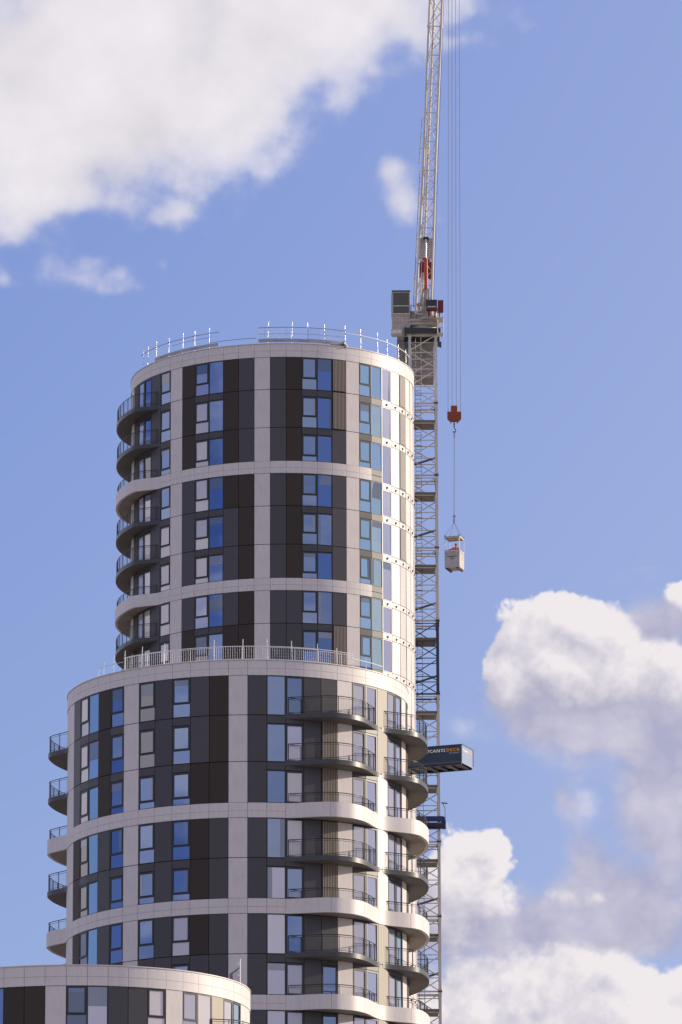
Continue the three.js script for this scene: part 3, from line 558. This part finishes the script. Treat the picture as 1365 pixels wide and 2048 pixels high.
  part('box_lettering', join([0, 1, 2, 3].map((i) => slab(0.4 + i * 0.17, 0.53 + i * 0.17, y + 1.78, y + 1.87, 2.80, 2.808))), K.white, box);
  part('box_bracket', join([slab(0.28, 1.2, y + 1.58, y + 1.695, 2.2, 2.85), beam(V(0.5, y + 1.1, 1.0), V(0.5, y + 1.6, 2.5), 0.12), beam(V(1.0, y + 1.1, 1.0), V(1.0, y + 1.6, 2.5), 0.12)]), K.darkRed, box);
  part('side_panel', join([slab(1.22, 1.68, y + 1.42, y + 2.46, 2.3, 2.5), beam(V(1.3, y + 1.1, 1.2), V(1.4, y + 1.7, 2.4), 0.1)]), K.darkRed, crane);
  const cage = [];
  for (const x of [1.2, 1.66]) for (const z of [1.5, 2.4]) cage.push(bar(V(x, y - 0.35, z), V(x, y + 1.5, z), 0.035, 5));
  for (const yy of [-0.3, 0.15, 0.6, 1.0]) for (const [a, b] of [[[1.2, 2.4], [1.66, 2.4]], [[1.66, 1.5], [1.66, 2.4]], [[1.2, 1.5], [1.2, 2.4]]]) cage.push(bar(V(a[0], y + yy, a[1]), V(b[0], y + yy, b[1]), 0.03, 5));
  cage.push(slab(1.05, 1.7, y + 0.98, y + 1.04, 0.9, 2.45), slab(1.2, 1.66, y - 0.36, y - 0.3, 1.5, 2.4));
  part('access_cage', join(cage), K.cream, crane);
  const hand = [];
  for (const x of [-0.95, -0.5, 0.1]) hand.push(bar(V(x, y + 1.1, 1.45), V(x, y + 2.35, 1.45), 0.025, 5));
  for (const yy of [1.6, 2.32]) hand.push(bar(V(-1.0, y + yy, 1.45), V(0.1, y + yy, 1.45), 0.022, 5));
  hand.push(bar(V(0.1, y + 1.1, 1.45), V(0.1, y + 2.8, 1.45), 0.028, 5), bar(V(0.1, y + 2.8, 1.45), V(0.45, y + 2.86, 1.45), 0.028, 5));
  part('handrail', join(hand), K.steel, crane);

  // luffing jib: three chords laced together, leaning towards the viewer and to the right
  const foot = V(0.06, y + 1.5, 1.7), head = V(2.66, 192, 17), axis = head.clone().sub(foot), L = axis.length(), dir = axis.clone().normalize();
  const side = V(1, 0, 0).addScaledVector(dir, -dir.x).normalize(), behind = side.clone().cross(dir).normalize();   // behind: the upper face of the jib, away from the viewer
  if (behind.z > 0) behind.negate();
  const P = (s, u, v) => foot.clone().addScaledVector(dir, s).addScaledVector(side, u).addScaledVector(behind, v);
  const half = (s) => (s < 7 ? 0.64 - 0.02 * s : 0.5), deep = (s) => (s < 6 ? 0.5 + 0.1 * s : 1.1);
  const pitch = 2.35;
  for (let n = 0; n * 11.75 < L - 1; n++) {
    const s0 = n * 11.75, s1 = Math.min(L, s0 + 11.75), list = [];
    const c0 = [P(s0, -half(s0), 0), P(s0, half(s0), 0), P(s0, -0.12, deep(s0))], c1 = [P(s1, -half(s1), 0), P(s1, half(s1), 0), P(s1, -0.12, deep(s1))];
    for (let k = 0; k < 3; k++) list.push(bar(c0[k], c1[k], k === 2 ? 0.085 : 0.095, 8));
    for (let s = s0, m = 0; s < s1 - 0.1; s += pitch, m++) {
      const e = Math.min(s + pitch, s1), ce = (s + e) / 2, a = (k, ss) => [P(ss, -half(ss), 0), P(ss, half(ss), 0), P(ss, -0.12, deep(ss))][k];
      list.push(bar(a(0, s), a(1, s), 0.045, 5), bar(a(0, s), a(1, ce), 0.036, 5), bar(a(1, ce), a(0, e), 0.036, 5));
      list.push(bar(a(0, s), a(2, ce), 0.036, 5), bar(a(2, ce), a(0, e), 0.036, 5), bar(a(1, s), a(2, ce), 0.036, 5), bar(a(2, ce), a(1, e), 0.036, 5));
    }
    if (n) for (let k = 0; k < 3; k++) list.push(bar(c0[k].clone().addScaledVector(dir, -0.12), c0[k].clone().addScaledVector(dir, 0.12), 0.14, 8));
    const sec = part('jib_section', join(list), K.cream, crane);
    if (n < 2) {                                                        // walkway rails on the lower jib
      const w = [];
      const e1 = n ? s0 + 4.2 : s1;
      for (const u of [-0.84, -0.30]) w.push(bar(P(s0 + 0.5, u, 0.25), P(e1, u + (u < -0.5 ? 0.1 : 0), 0.4), 0.04, 5));
      for (let s = s0 + 0.6; s < e1; s += 1.2) w.push(bar(P(s, -0.8, 0.3), P(s, -0.3, 0.3), 0.02, 4));
      part('walkway_rail', join(w), K.cream2, sec);
    }
  }
  part('jib_plate', (() => { const g = new THREE.BoxGeometry(1.0, 1.65, 0.12); g.applyMatrix4(new THREE.Matrix4().makeBasis(side, dir, side.clone().cross(dir))); const c = P(5.4, 0.02, 0.06); return g.translate(c.x, c.y, c.z); })(), K.cream2, crane);
  const s2 = P(6.2, -0.05, -0.16), s1 = P(4.6, 0.0, -0.5), s0 = P(2.05, 0.12, -0.72);
  const cyl = part('luffing_cylinder', join([bar(s0, s1, 0.155, 16), bar(s1.clone().lerp(s0, 0.02), s1.clone().lerp(s0, 0.07), 0.19, 16), bar(s0.clone().lerp(s1, 0.0), s0.clone().lerp(s1, 0.05), 0.18, 16)]), K.red, crane);
  part('piston_rod', bar(s1, s2, 0.075, 12), K.chrome, cyl);
  part('pivot', bar(s2.clone().addScaledVector(side, -0.22), s2.clone().addScaledVector(side, 0.22), 0.12, 10), K.dark, cyl);
  part('cylinder_mount', join([beam(s0, V(0.05, y + 1.5, 1.5), 0.22), beam(s0.clone().addScaledVector(side, -0.2), P(0.6, -0.3, 0.2), 0.1), beam(s0.clone().addScaledVector(side, 0.2), P(0.6, 0.4, 0.2), 0.1)]), K.cream2, crane);
  part('winch_guard', (() => { const g = new THREE.BoxGeometry(0.62, 1.3, 0.4); g.applyMatrix4(new THREE.Matrix4().makeBasis(side, dir, side.clone().cross(dir))); const c = P(4.1, 0.02, 0.5); return g.translate(c.x, c.y, c.z); })(), K.darkRed, crane);
  part('jib_head', join([bar(P(L - 0.2, -0.55, 0), P(L - 0.2, 0.55, 0), 0.3, 18), slab(head.x - 0.6, head.x + 0.6, head.y - 0.5, head.y + 0.3, head.z - 0.3, head.z + 0.3)]), K.cream, crane);
  // hoist ropes, four falls
  const hx = 8.93 - MAST.x, hz = -457 - MAST.z;
  for (const u of [-0.48, -0.16, 0.17, 0.5]) part('hoist_rope', bar(V(head.x + u * 0.75, head.y - 0.3, head.z), V(hx + u, 121.0, hz), 0.017, 5), K.rope, crane);
  part('luffing_rope', bar(P(0.4, 0.78, 0.2), P(40, 0.55, 0.6), 0.02, 5), K.rope, crane);
}

// ---------------------------------------------------------------- hook block and what hangs from it
const HX = 8.93, HZ = -457;
const block = thing('hook_block', 'rust red hook block hanging on four crane ropes', 'hook block', [HX, 119.55, HZ]);
{
  const s = new THREE.Shape(); for (const [i, [x, yy]] of [[-0.51, 1.85], [-0.51, 1.32], [-0.3, 1.12], [0.34, 1.12], [0.53, 1.32], [0.53, 1.85], [0.23, 1.85], [0.23, 2.3], [0.18, 2.34], [-0.19, 2.34], [-0.23, 2.3], [-0.23, 1.85]].entries()) i ? s.lineTo(x, yy - 0.35) : s.moveTo(x, yy - 0.35);
  const body = part('housing', new THREE.ExtrudeGeometry(s, { depth: 0.3, bevelEnabled: true, bevelSize: 0.03, bevelThickness: 0.03, bevelSegments: 2 }).translate(0, 0, -0.15), std(C3(0.30, 0.055, 0.015), 0.6, { map: weather }), block);
  part('guide_lug', join([beam(V(-0.23, 0.8, 0), V(-0.27, 0.58, 0), 0.06), beam(V(0.26, 0.8, 0), V(0.22, 0.58, 0), 0.06)]), K.dark, body);
  const hookCurve = []; for (let a = -40; a <= 215; a += 15) hookCurve.push(V(0.11 * Math.cos((90 - a) * DEG) , 0.0 + 0.11 * Math.sin((90 - a) * DEG), 0));
  part('hook', join([bar(V(0, 0.8, 0), V(0, 0.55, 0), 0.035, 8), bar(V(0, 0.6, 0), V(0, 0.32, 0), 0.06, 10), bar(V(0, 0.34, 0), V(0, 0.2, 0), 0.03, 8), new THREE.TubeGeometry(new THREE.CatmullRomCurve3([V(0, 0.24, 0), V(0.03, 0.17, 0), V(0.11, 0.08, 0), V(0.12, -0.02, 0), V(0.06, -0.11, 0), V(-0.04, -0.11, 0), V(-0.10, -0.03, 0)]), 24, 0.034, 8)]), K.dark, block);
}
const BX = 8.86, BZ = -457, BY = 108.32;
const sling = thing('lifting_sling', 'long wire rope and four legged sling between the hook and the basket', 'sling', [HX, 111.0, HZ]);
{
  const top = 119.50 - 111, split = 112.15 - 111, dx = BX - HX;
  part('link', new THREE.TorusGeometry(0.075, 0.018, 6, 16).scale(0.8, 1.5, 1).translate(0, top - 0.13, 0), K.dark, sling);
  part('wire_rope', join([bar(V(0, top - 0.22, 0), V(dx, 1.62, 0), 0.024, 6), bar(V(0, top - 0.25, 0), V(0, top - 0.5, 0), 0.05, 6), bar(V(dx, 1.75, 0), V(dx, 1.6, 0), 0.06, 6), bar(V(dx, 1.68, 0), V(dx + 0.16, 1.62, 0), 0.03, 5)]), K.rope, sling);
  part('shackle', join([new THREE.TorusGeometry(0.06, 0.018, 6, 14).translate(dx, 1.53, 0), new THREE.TorusGeometry(0.06, 0.018, 6, 14).rotateY(1.2).translate(dx, 1.41, 0), new THREE.TorusGeometry(0.075, 0.022, 6, 14).translate(dx, 1.28, 0), bar(V(dx, 1.22, 0), V(dx, 1.08, 0), 0.06, 6)]), K.dark, sling);
  const c = Math.cos(-18.3 * DEG), s = Math.sin(-18.3 * DEG), k = 0.585;
  for (const [u, v] of [[-1, -1], [1, -1], [-1, 1], [1, 1]]) part('sling_leg', bar(V(dx, split, 0), V(dx + k * (u * c + v * s), 110.93 - 111, k * (-u * s + v * c)), 0.012, 4), K.steel, sling);
}
const basket = thing('personnel_basket', 'grey steel lifting cage carrying a worker in orange', 'basket', [BX, BY, BZ], -18.3 * DEG);
{
  const w = 0.61, H = 1.38, wall = std(C3(0.50, 0.445, 0.40), 0.6, { map: weather });
  const body = part('body', join([slab(-w, w, 0.05, 0.1, -w, w), slab(-w + 0.04, w - 0.04, 0.1, 0.33, -w + 0.04, w - 0.04), slab(-w, w, 0.1, H, w - 0.03, w), slab(-w, w, 0.1, H, -w, -w + 0.03), slab(-w, -w + 0.03, 0.1, H, -w + 0.031, w - 0.031), slab(w - 0.03, w, 0.1, H, -w + 0.031, w - 0.031)]), wall, basket);
  const rim = []; for (const s of [-1, 1]) rim.push(slab(-w - 0.02, w + 0.02, H, H + 0.045, s * w - 0.03, s * w + 0.03), slab(s * w - 0.03, s * w + 0.03, H, H + 0.04, -w + 0.03, w - 0.03)); part('top_rail', join(rim), K.white, body);
  for (const sx of [-1, 1]) part('skid', slab(sx * 0.44 - 0.08, sx * 0.44 + 0.08, -0.05, 0.05, -w - 0.06, w + 0.06), K.dark, basket);
  for (const [u, v] of [[-1, -1], [1, -1], [-1, 1], [1, 1]]) part('corner_post', slab(u * (w - 0.03) - 0.03, u * (w - 0.03) + 0.03, H + 0.046, 2.56, v * (w - 0.03) - 0.03, v * (w - 0.03) + 0.03), K.white, basket);
  const roof = part('canopy', join([slab(-w, w, 2.5, 2.54, -w + 0.01, w - 0.01), slab(-w, w, 2.44, 2.58, w - 0.04, w + 0.015), slab(-w, w, 2.44, 2.58, -w - 0.015, -w + 0.04), slab(w - 0.04, w + 0.015, 2.445, 2.575, -w + 0.04, w - 0.04), slab(-w - 0.015, -w + 0.04, 2.445, 2.575, -w + 0.04, w - 0.04)]), std(C3(0.50, 0.43, 0.31), 0.6, { map: weather }), basket);
  part('lifting_eye', join([[-1, -1], [1, -1], [-1, 1], [1, 1]].map(([u, v]) => new THREE.TorusGeometry(0.055, 0.018, 6, 12).translate(u * 0.585, 2.63, v * 0.585))), K.dark, roof);
  const cv = document.createElement('canvas'); cv.width = 512; cv.height = 512; const x = cv.getContext('2d');
  x.clearRect(0, 0, 512, 512); x.fillStyle = 'rgba(66,58,56,0.75)';             // two lines of worn stencil marks, no longer legible, and a small ring
  for (let i = 0; i < 16; i++) x.fillRect(80 + i * 17, 128 + 6 * rnd(), 7 + 6 * rnd(), 44 + 8 * rnd());
  for (let i = 0; i < 9; i++) x.fillRect(180 + i * 16, 212 + 5 * rnd(), 7 + 6 * rnd(), 26 + 6 * rnd());
  x.lineWidth = 9; x.strokeStyle = 'rgba(45,40,40,0.9)'; x.beginPath(); x.arc(392, 150, 24, 0, 7); x.stroke();
  const t = new THREE.CanvasTexture(cv); t.colorSpace = THREE.SRGBColorSpace;
  const p = part('lettering', new THREE.PlaneGeometry(1.16, 1.2).translate(0, 0.72, w + 0.006), std(0xffffff, 0.7, { map: t, transparent: true }), body);
}
// ---------------------------------------------------------------- the worker
function solid(cx, cy, cz, ex, ey, ez, n, sdf) {      // mesh of a distance field in a box
  const mc = new MarchingCubes(n, K.white, false, false, 60000); mc.isolation = 0;
  const half = n / 2;
  for (let k = 0; k < n; k++) for (let j = 0; j < n; j++) for (let i = 0; i < n; i++) mc.field[i + j * n + k * n * n] = -sdf(cx + (i - half) / half * ex, cy + (j - half) / half * ey, cz + (k - half) / half * ez) * 20;
  mc.update();
  const c = mc.count, g = new THREE.BufferGeometry(), p = new Float32Array(c * 3), nn = new Float32Array(c * 3);
  for (let i = 0; i < c; i++) { p[i * 3] = cx + mc.positionArray[i * 3] * ex; p[i * 3 + 1] = cy + mc.positionArray[i * 3 + 1] * ey; p[i * 3 + 2] = cz + mc.positionArray[i * 3 + 2] * ez; const v = V(mc.normalArray[i * 3] / ex, mc.normalArray[i * 3 + 1] / ey, mc.normalArray[i * 3 + 2] / ez).normalize(); nn.set([v.x, v.y, v.z], i * 3); }
  g.setAttribute('position', new THREE.BufferAttribute(p, 3)); g.setAttribute('normal', new THREE.BufferAttribute(nn, 3)); g.setAttribute('uv', new THREE.BufferAttribute(new Float32Array(c * 2), 2));
  return g;
}
const capsule = (x, y, z, a, b, ra, rb) => { const bx = b[0] - a[0], by = b[1] - a[1], bz = b[2] - a[2], t = clamp01(((x - a[0]) * bx + (y - a[1]) * by + (z - a[2]) * bz) / (bx * bx + by * by + bz * bz)); return Math.hypot(x - a[0] - bx * t, y - a[1] - by * t, z - a[2] - bz * t) - mixN(ra, rb, t); };
const smin = (a, b, k) => { const h = clamp01(0.5 + 0.5 * (b - a) / k); return mixN(b, a, h) - k * h * (1 - h); };
const bones = (list, k) => (x, y, z) => { let d = 9; for (const [a, b, ra, rb] of list) d = smin(d, capsule(x, y, z, a, b, ra, rb), k); return d; };
{
  // stands in the cage, leaning forward and to the left, one arm reaching along the rail, the other resting on the right side
  const turn = -18.3 * DEG, o = thing('person', 'worker in an orange jacket and helmet leaning over the basket rim', 'person', [BX, BY + 0.33, BZ], turn);
  const hip = [0.10, 0.88, -0.10], chest = [0.16, 1.28, 0.06], neck = [0.19, 1.45, 0.12], headC = [0.20, 1.60, 0.15];
  const shL = [-0.03, 1.38, 0.10], elL = [-0.24, 1.22, 0.30], haL = [-0.45, 1.13, 0.50], shR = [0.35, 1.38, 0.04], elR = [0.50, 1.20, 0.16], haR = [0.56, 1.12, 0.36];
  const legs = [[[0.0, 0.86, -0.10], [-0.03, 0.46, -0.03], 0.085, 0.06], [[-0.03, 0.46, -0.03], [-0.04, 0.09, -0.1], 0.058, 0.045], [[-0.04, 0.05, -0.1], [-0.05, 0.045, 0.08], 0.045, 0.04], [[0.2, 0.86, -0.10], [0.24, 0.46, -0.03], 0.085, 0.06], [[0.24, 0.46, -0.03], [0.26, 0.09, -0.12], 0.058, 0.045], [[0.26, 0.05, -0.12], [0.28, 0.045, 0.06], 0.045, 0.04]];
  const torso = [[hip, chest, 0.13, 0.15], [[0.04, 1.34, 0.08], [0.28, 1.34, 0.05], 0.10, 0.10], [chest, neck, 0.12, 0.06]];
  const arms = [[shL, elL, 0.06, 0.046], [elL, haL, 0.044, 0.03], [shR, elR, 0.06, 0.046], [elR, haR, 0.044, 0.03]];
  const hand = (h, d) => { const f = []; const p = [h[0] + d[0] * 0.05, h[1] + 0.005, h[2] + d[1] * 0.05]; f.push([h, p, 0.026, 0.034]); for (let i = 0; i < 4; i++) { const s = (i - 1.5) * 0.021, q = [p[0] + d[0] * 0.03 - d[1] * s, p[1], p[2] + d[1] * 0.03 + d[0] * s], r = [q[0] + d[0] * (0.035 - 0.006 * Math.abs(i - 1)), q[1] - 0.012, q[2] + d[1] * (0.035 - 0.006 * Math.abs(i - 1))], e = [r[0] + d[0] * 0.008, r[1] - 0.034, r[2] + d[1] * 0.008]; f.push([q, r, 0.0095, 0.009], [r, e, 0.009, 0.008]); } f.push([[h[0] + d[0] * 0.02 + d[1] * 0.02, h[1], h[2] + d[1] * 0.02 - d[0] * 0.02], [h[0] + d[0] * 0.06 + d[1] * 0.055, h[1] - 0.01, h[2] + d[1] * 0.06 - d[0] * 0.055], 0.012, 0.009]); return f; };
  const dL = [-0.7, 0.714], dR = [0.25, 0.968];
  const face = (x, y, z) => {
    let d = bones([[[headC[0], headC[1] + 0.025, headC[2]], [headC[0], headC[1] + 0.02, headC[2] - 0.02], 0.092, 0.092], [[headC[0], headC[1] - 0.055, headC[2] + 0.03], [headC[0], headC[1] - 0.02, headC[2] + 0.02], 0.062, 0.075], [neck, headC, 0.055, 0.055]], 0.03)(x, y, z);
    const u = headC;
    d = smin(d, capsule(x, y, z, [u[0], u[1] + 0.02, u[2] + 0.085], [u[0], u[1] - 0.018, u[2] + 0.108], 0.009, 0.015), 0.012);                // nose
    for (const s of [-1, 1]) { d = smin(d, capsule(x, y, z, [u[0] + s * 0.088, u[1] + 0.015, u[2]], [u[0] + s * 0.09, u[1] - 0.02, u[2] + 0.005], 0.016, 0.012), 0.008); d = -smin(-d, capsule(x, y, z, [u[0] + s * 0.034, u[1] + 0.012, u[2] + 0.1], [u[0] + s * 0.036, u[1] + 0.012, u[2] + 0.1], 0.014, 0.014), 0.012); }
    d = -smin(-d, capsule(x, y, z, [u[0] - 0.02, u[1] - 0.05, u[2] + 0.1], [u[0] + 0.02, u[1] - 0.05, u[2] + 0.1], 0.006, 0.006), 0.008);          // mouth
    return d;
  };
  const skin = std(C3(0.42, 0.25, 0.18), 0.6);
  const body = part('body', join([
    solid(0.08, 0.8, 0.06, 0.75, 0.85, 0.7, 64, bones([...legs, ...torso, ...arms], 0.05)), solid(headC[0], headC[1] - 0.03, headC[2], 0.2, 0.2, 0.2, 56, face),
    solid(haL[0] + dL[0] * 0.06, haL[1], haL[2] + dL[1] * 0.06, 0.13, 0.13, 0.13, 48, bones(hand(haL, dL), 0.012)), solid(haR[0] + dR[0] * 0.06, haR[1], haR[2] + dR[1] * 0.06, 0.13, 0.13, 0.13, 48, bones(hand(haR, dR), 0.012)),
  ]), skin, o);
  const fat = (l, e) => l.map(([a, b, ra, rb]) => [a, b, ra + e, rb + e]);
  part('jacket', solid(0.08, 1.22, 0.1, 0.72, 0.55, 0.6, 64, bones([...fat(torso, 0.022), ...fat(arms, 0.02)], 0.05)), std(C3(0.72, 0.10, 0.015), 0.65), body);
  part('trousers', solid(0.1, 0.5, -0.02, 0.45, 0.6, 0.45, 56, bones(fat(legs, 0.018), 0.04)), std(C3(0.03, 0.035, 0.07), 0.8), body);
  const strip = []; for (const s of [-1, 1]) strip.push(new THREE.TubeGeometry(new THREE.CatmullRomCurve3([V(0.16 + s * 0.09, 1.0, 0.13), V(0.16 + s * 0.1, 1.25, 0.225), V(0.17 + s * 0.1, 1.42, 0.17), V(0.17 + s * 0.09, 1.46, 0.05)]), 14, 0.018, 6)); part('reflective_strip', join(strip), std(C3(0.75, 0.76, 0.72), 0.3), body);
  const hel = new THREE.LatheGeometry([[0.0, 0.125], [0.05, 0.118], [0.09, 0.085], [0.112, 0.03], [0.115, 0.0], [0.14, -0.008], [0.14, -0.016], [0.105, -0.01]].map(([a, b]) => new THREE.Vector2(a, b)), 24).scale(1, 1, 1.15).rotateX(0.12).translate(headC[0], headC[1] + 0.045, headC[2] + 0.005);
  part('helmet', hel, std(C3(0.75, 0.16, 0.03), 0.4), body);
  part('hair', new THREE.SphereGeometry(0.1, 16, 10, 0, Math.PI * 2, Math.PI * 0.35, Math.PI * 0.3).translate(headC[0], headC[1] + 0.02, headC[2] - 0.015), std(C3(0.03, 0.02, 0.015), 0.8), body);
}

// ---------------------------------------------------------------- cantilevered loading platform on the tallest tower
{
  const a = 68.7 * DEG, r0 = 10.9, L = 5.95, w = 2.56, H = 1.42, cx = REAR.x + Math.sin(67 * DEG) * r0 - 0.23, cz = -REAR.d + Math.cos(67 * DEG) * r0 + 0.55;
  const o = thing('loading_platform', 'dark blue loading platform with white and orange lettering jutting from the tallest tower', 'platform', [cx, 93.72, cz], a - Math.PI / 2);
  // local x runs out from the tower, local z towards the viewer
  const skinM = std(C3(0.028, 0.048, 0.072), 0.5, { map: weather }), pale = std(C3(0.25, 0.31, 0.44), 0.35);
  const base = [];
  for (const s of [-1, 1]) base.push(slab(-1.5, L, -0.14, 0.06, s * (w / 2 - 0.1) - 0.08, s * (w / 2 - 0.1) + 0.08));
  part('frame', join(base), K.navy, o);
  for (let i = 0; i < 7; i++) part('joist', slab(0.3 + i * 0.86, 0.62 + i * 0.86, -0.12, 0.04, -w / 2 + 0.19, w / 2 - 0.19), i % 2 ? K.steel : K.navy, o);
  part('floor', slab(-1.5, L, 0.061, 0.11, -w / 2, w / 2), K.deckBrown, o);
  const near = part('side_panel', slab(0, L, 0.111, H, w / 2 - 0.05, w / 2), skinM, o);
  part('side_panel', slab(0, L, 0.111, H, -w / 2, -w / 2 + 0.05), skinM, o);
  const end = part('end_gate', slab(L, L + 0.05, -0.02, H, -w / 2, w / 2), pale, o);
  const sign = (W, Hh, px, draw) => { const c = document.createElement('canvas'); c.width = px; c.height = Math.round(px * Hh / W); const g = c.getContext('2d'); g.clearRect(0, 0, c.width, c.height); draw(g, c.width, c.height); const t = new THREE.CanvasTexture(c); t.colorSpace = THREE.SRGBColorSpace; return std(0xffffff, 0.6, { map: t, transparent: true }); };
  const logo = (g, x, y, s) => { g.fillStyle = '#e9ebe6'; g.beginPath(); g.moveTo(x, y + s * 0.45); g.lineTo(x + s * 0.45, y); g.lineTo(x + s * 0.9, y + s * 0.4); g.lineTo(x + s * 0.62, y + s * 0.52); g.lineTo(x + s * 0.45, y + s * 0.34); g.lineTo(x + s * 0.2, y + s * 0.55); g.fill(); g.fillStyle = '#9fc031'; g.beginPath(); g.moveTo(x, y + s * 0.55); g.lineTo(x + s * 0.4, y + s * 0.75); g.lineTo(x + s * 0.82, y + s * 0.5); g.lineTo(x + s * 0.48, y + s * 1.1); g.fill(); };
  const words = (g, W, Hh) => {
    logo(g, W * 0.02, Hh * 0.16, Hh * 0.5); g.textBaseline = 'alphabetic'; g.textAlign = 'left'; g.font = 'bold ' + Math.round(Hh * 0.52) + 'px sans-serif';
    const fit = (s, x, y, w) => { g.save(); g.translate(x, y); g.scale(w / g.measureText(s).width, 1); g.fillText(s, 0, 0); g.restore(); };
    g.fillStyle = '#f1f1ee'; fit('CANTI', W * 0.115, Hh * 0.62, W * 0.46); g.fillStyle = '#f0a21c'; fit('DECK', W * 0.59, Hh * 0.62, W * 0.39); g.fillStyle = '#b9bfcc'; g.font = 'bold ' + Math.round(Hh * 0.2) + 'px sans-serif'; fit('BY CONQUIP', W * 0.68, Hh * 0.88, W * 0.29);
  };
  part('lettering', new THREE.PlaneGeometry(2.95, 0.66).translate(L - 1.53, 1.03, w / 2 + 0.006), sign(2.95, 0.66, 1024, words), near);
  part('lettering', new THREE.PlaneGeometry(2.1, 0.45).rotateY(Math.PI / 2).translate(L + 0.056, 1.02, 0), sign(2.1, 0.45, 512, words), end);
  const rim = [slab(-0.02, L + 0.08, H, H + 0.06, w / 2 - 0.07, w / 2 + 0.02), slab(-0.02, L + 0.08, H, H + 0.06, -w / 2 - 0.02, -w / 2 + 0.07), slab(L - 0.03, L + 0.08, H, H + 0.06, -w / 2 + 0.08, w / 2 - 0.08)];
  part('top_rail', join(rim), K.dark, o);
  part('corner_post', join([slab(L - 0.02, L + 0.07, 0.11, H, w / 2 + 0.001, w / 2 + 0.05), slab(L + 0.05, L + 0.09, 0.11, H, -w / 2 - 0.03, -w / 2 + 0.04)]), K.steel, o);
}

renderer.render(scene, camera);
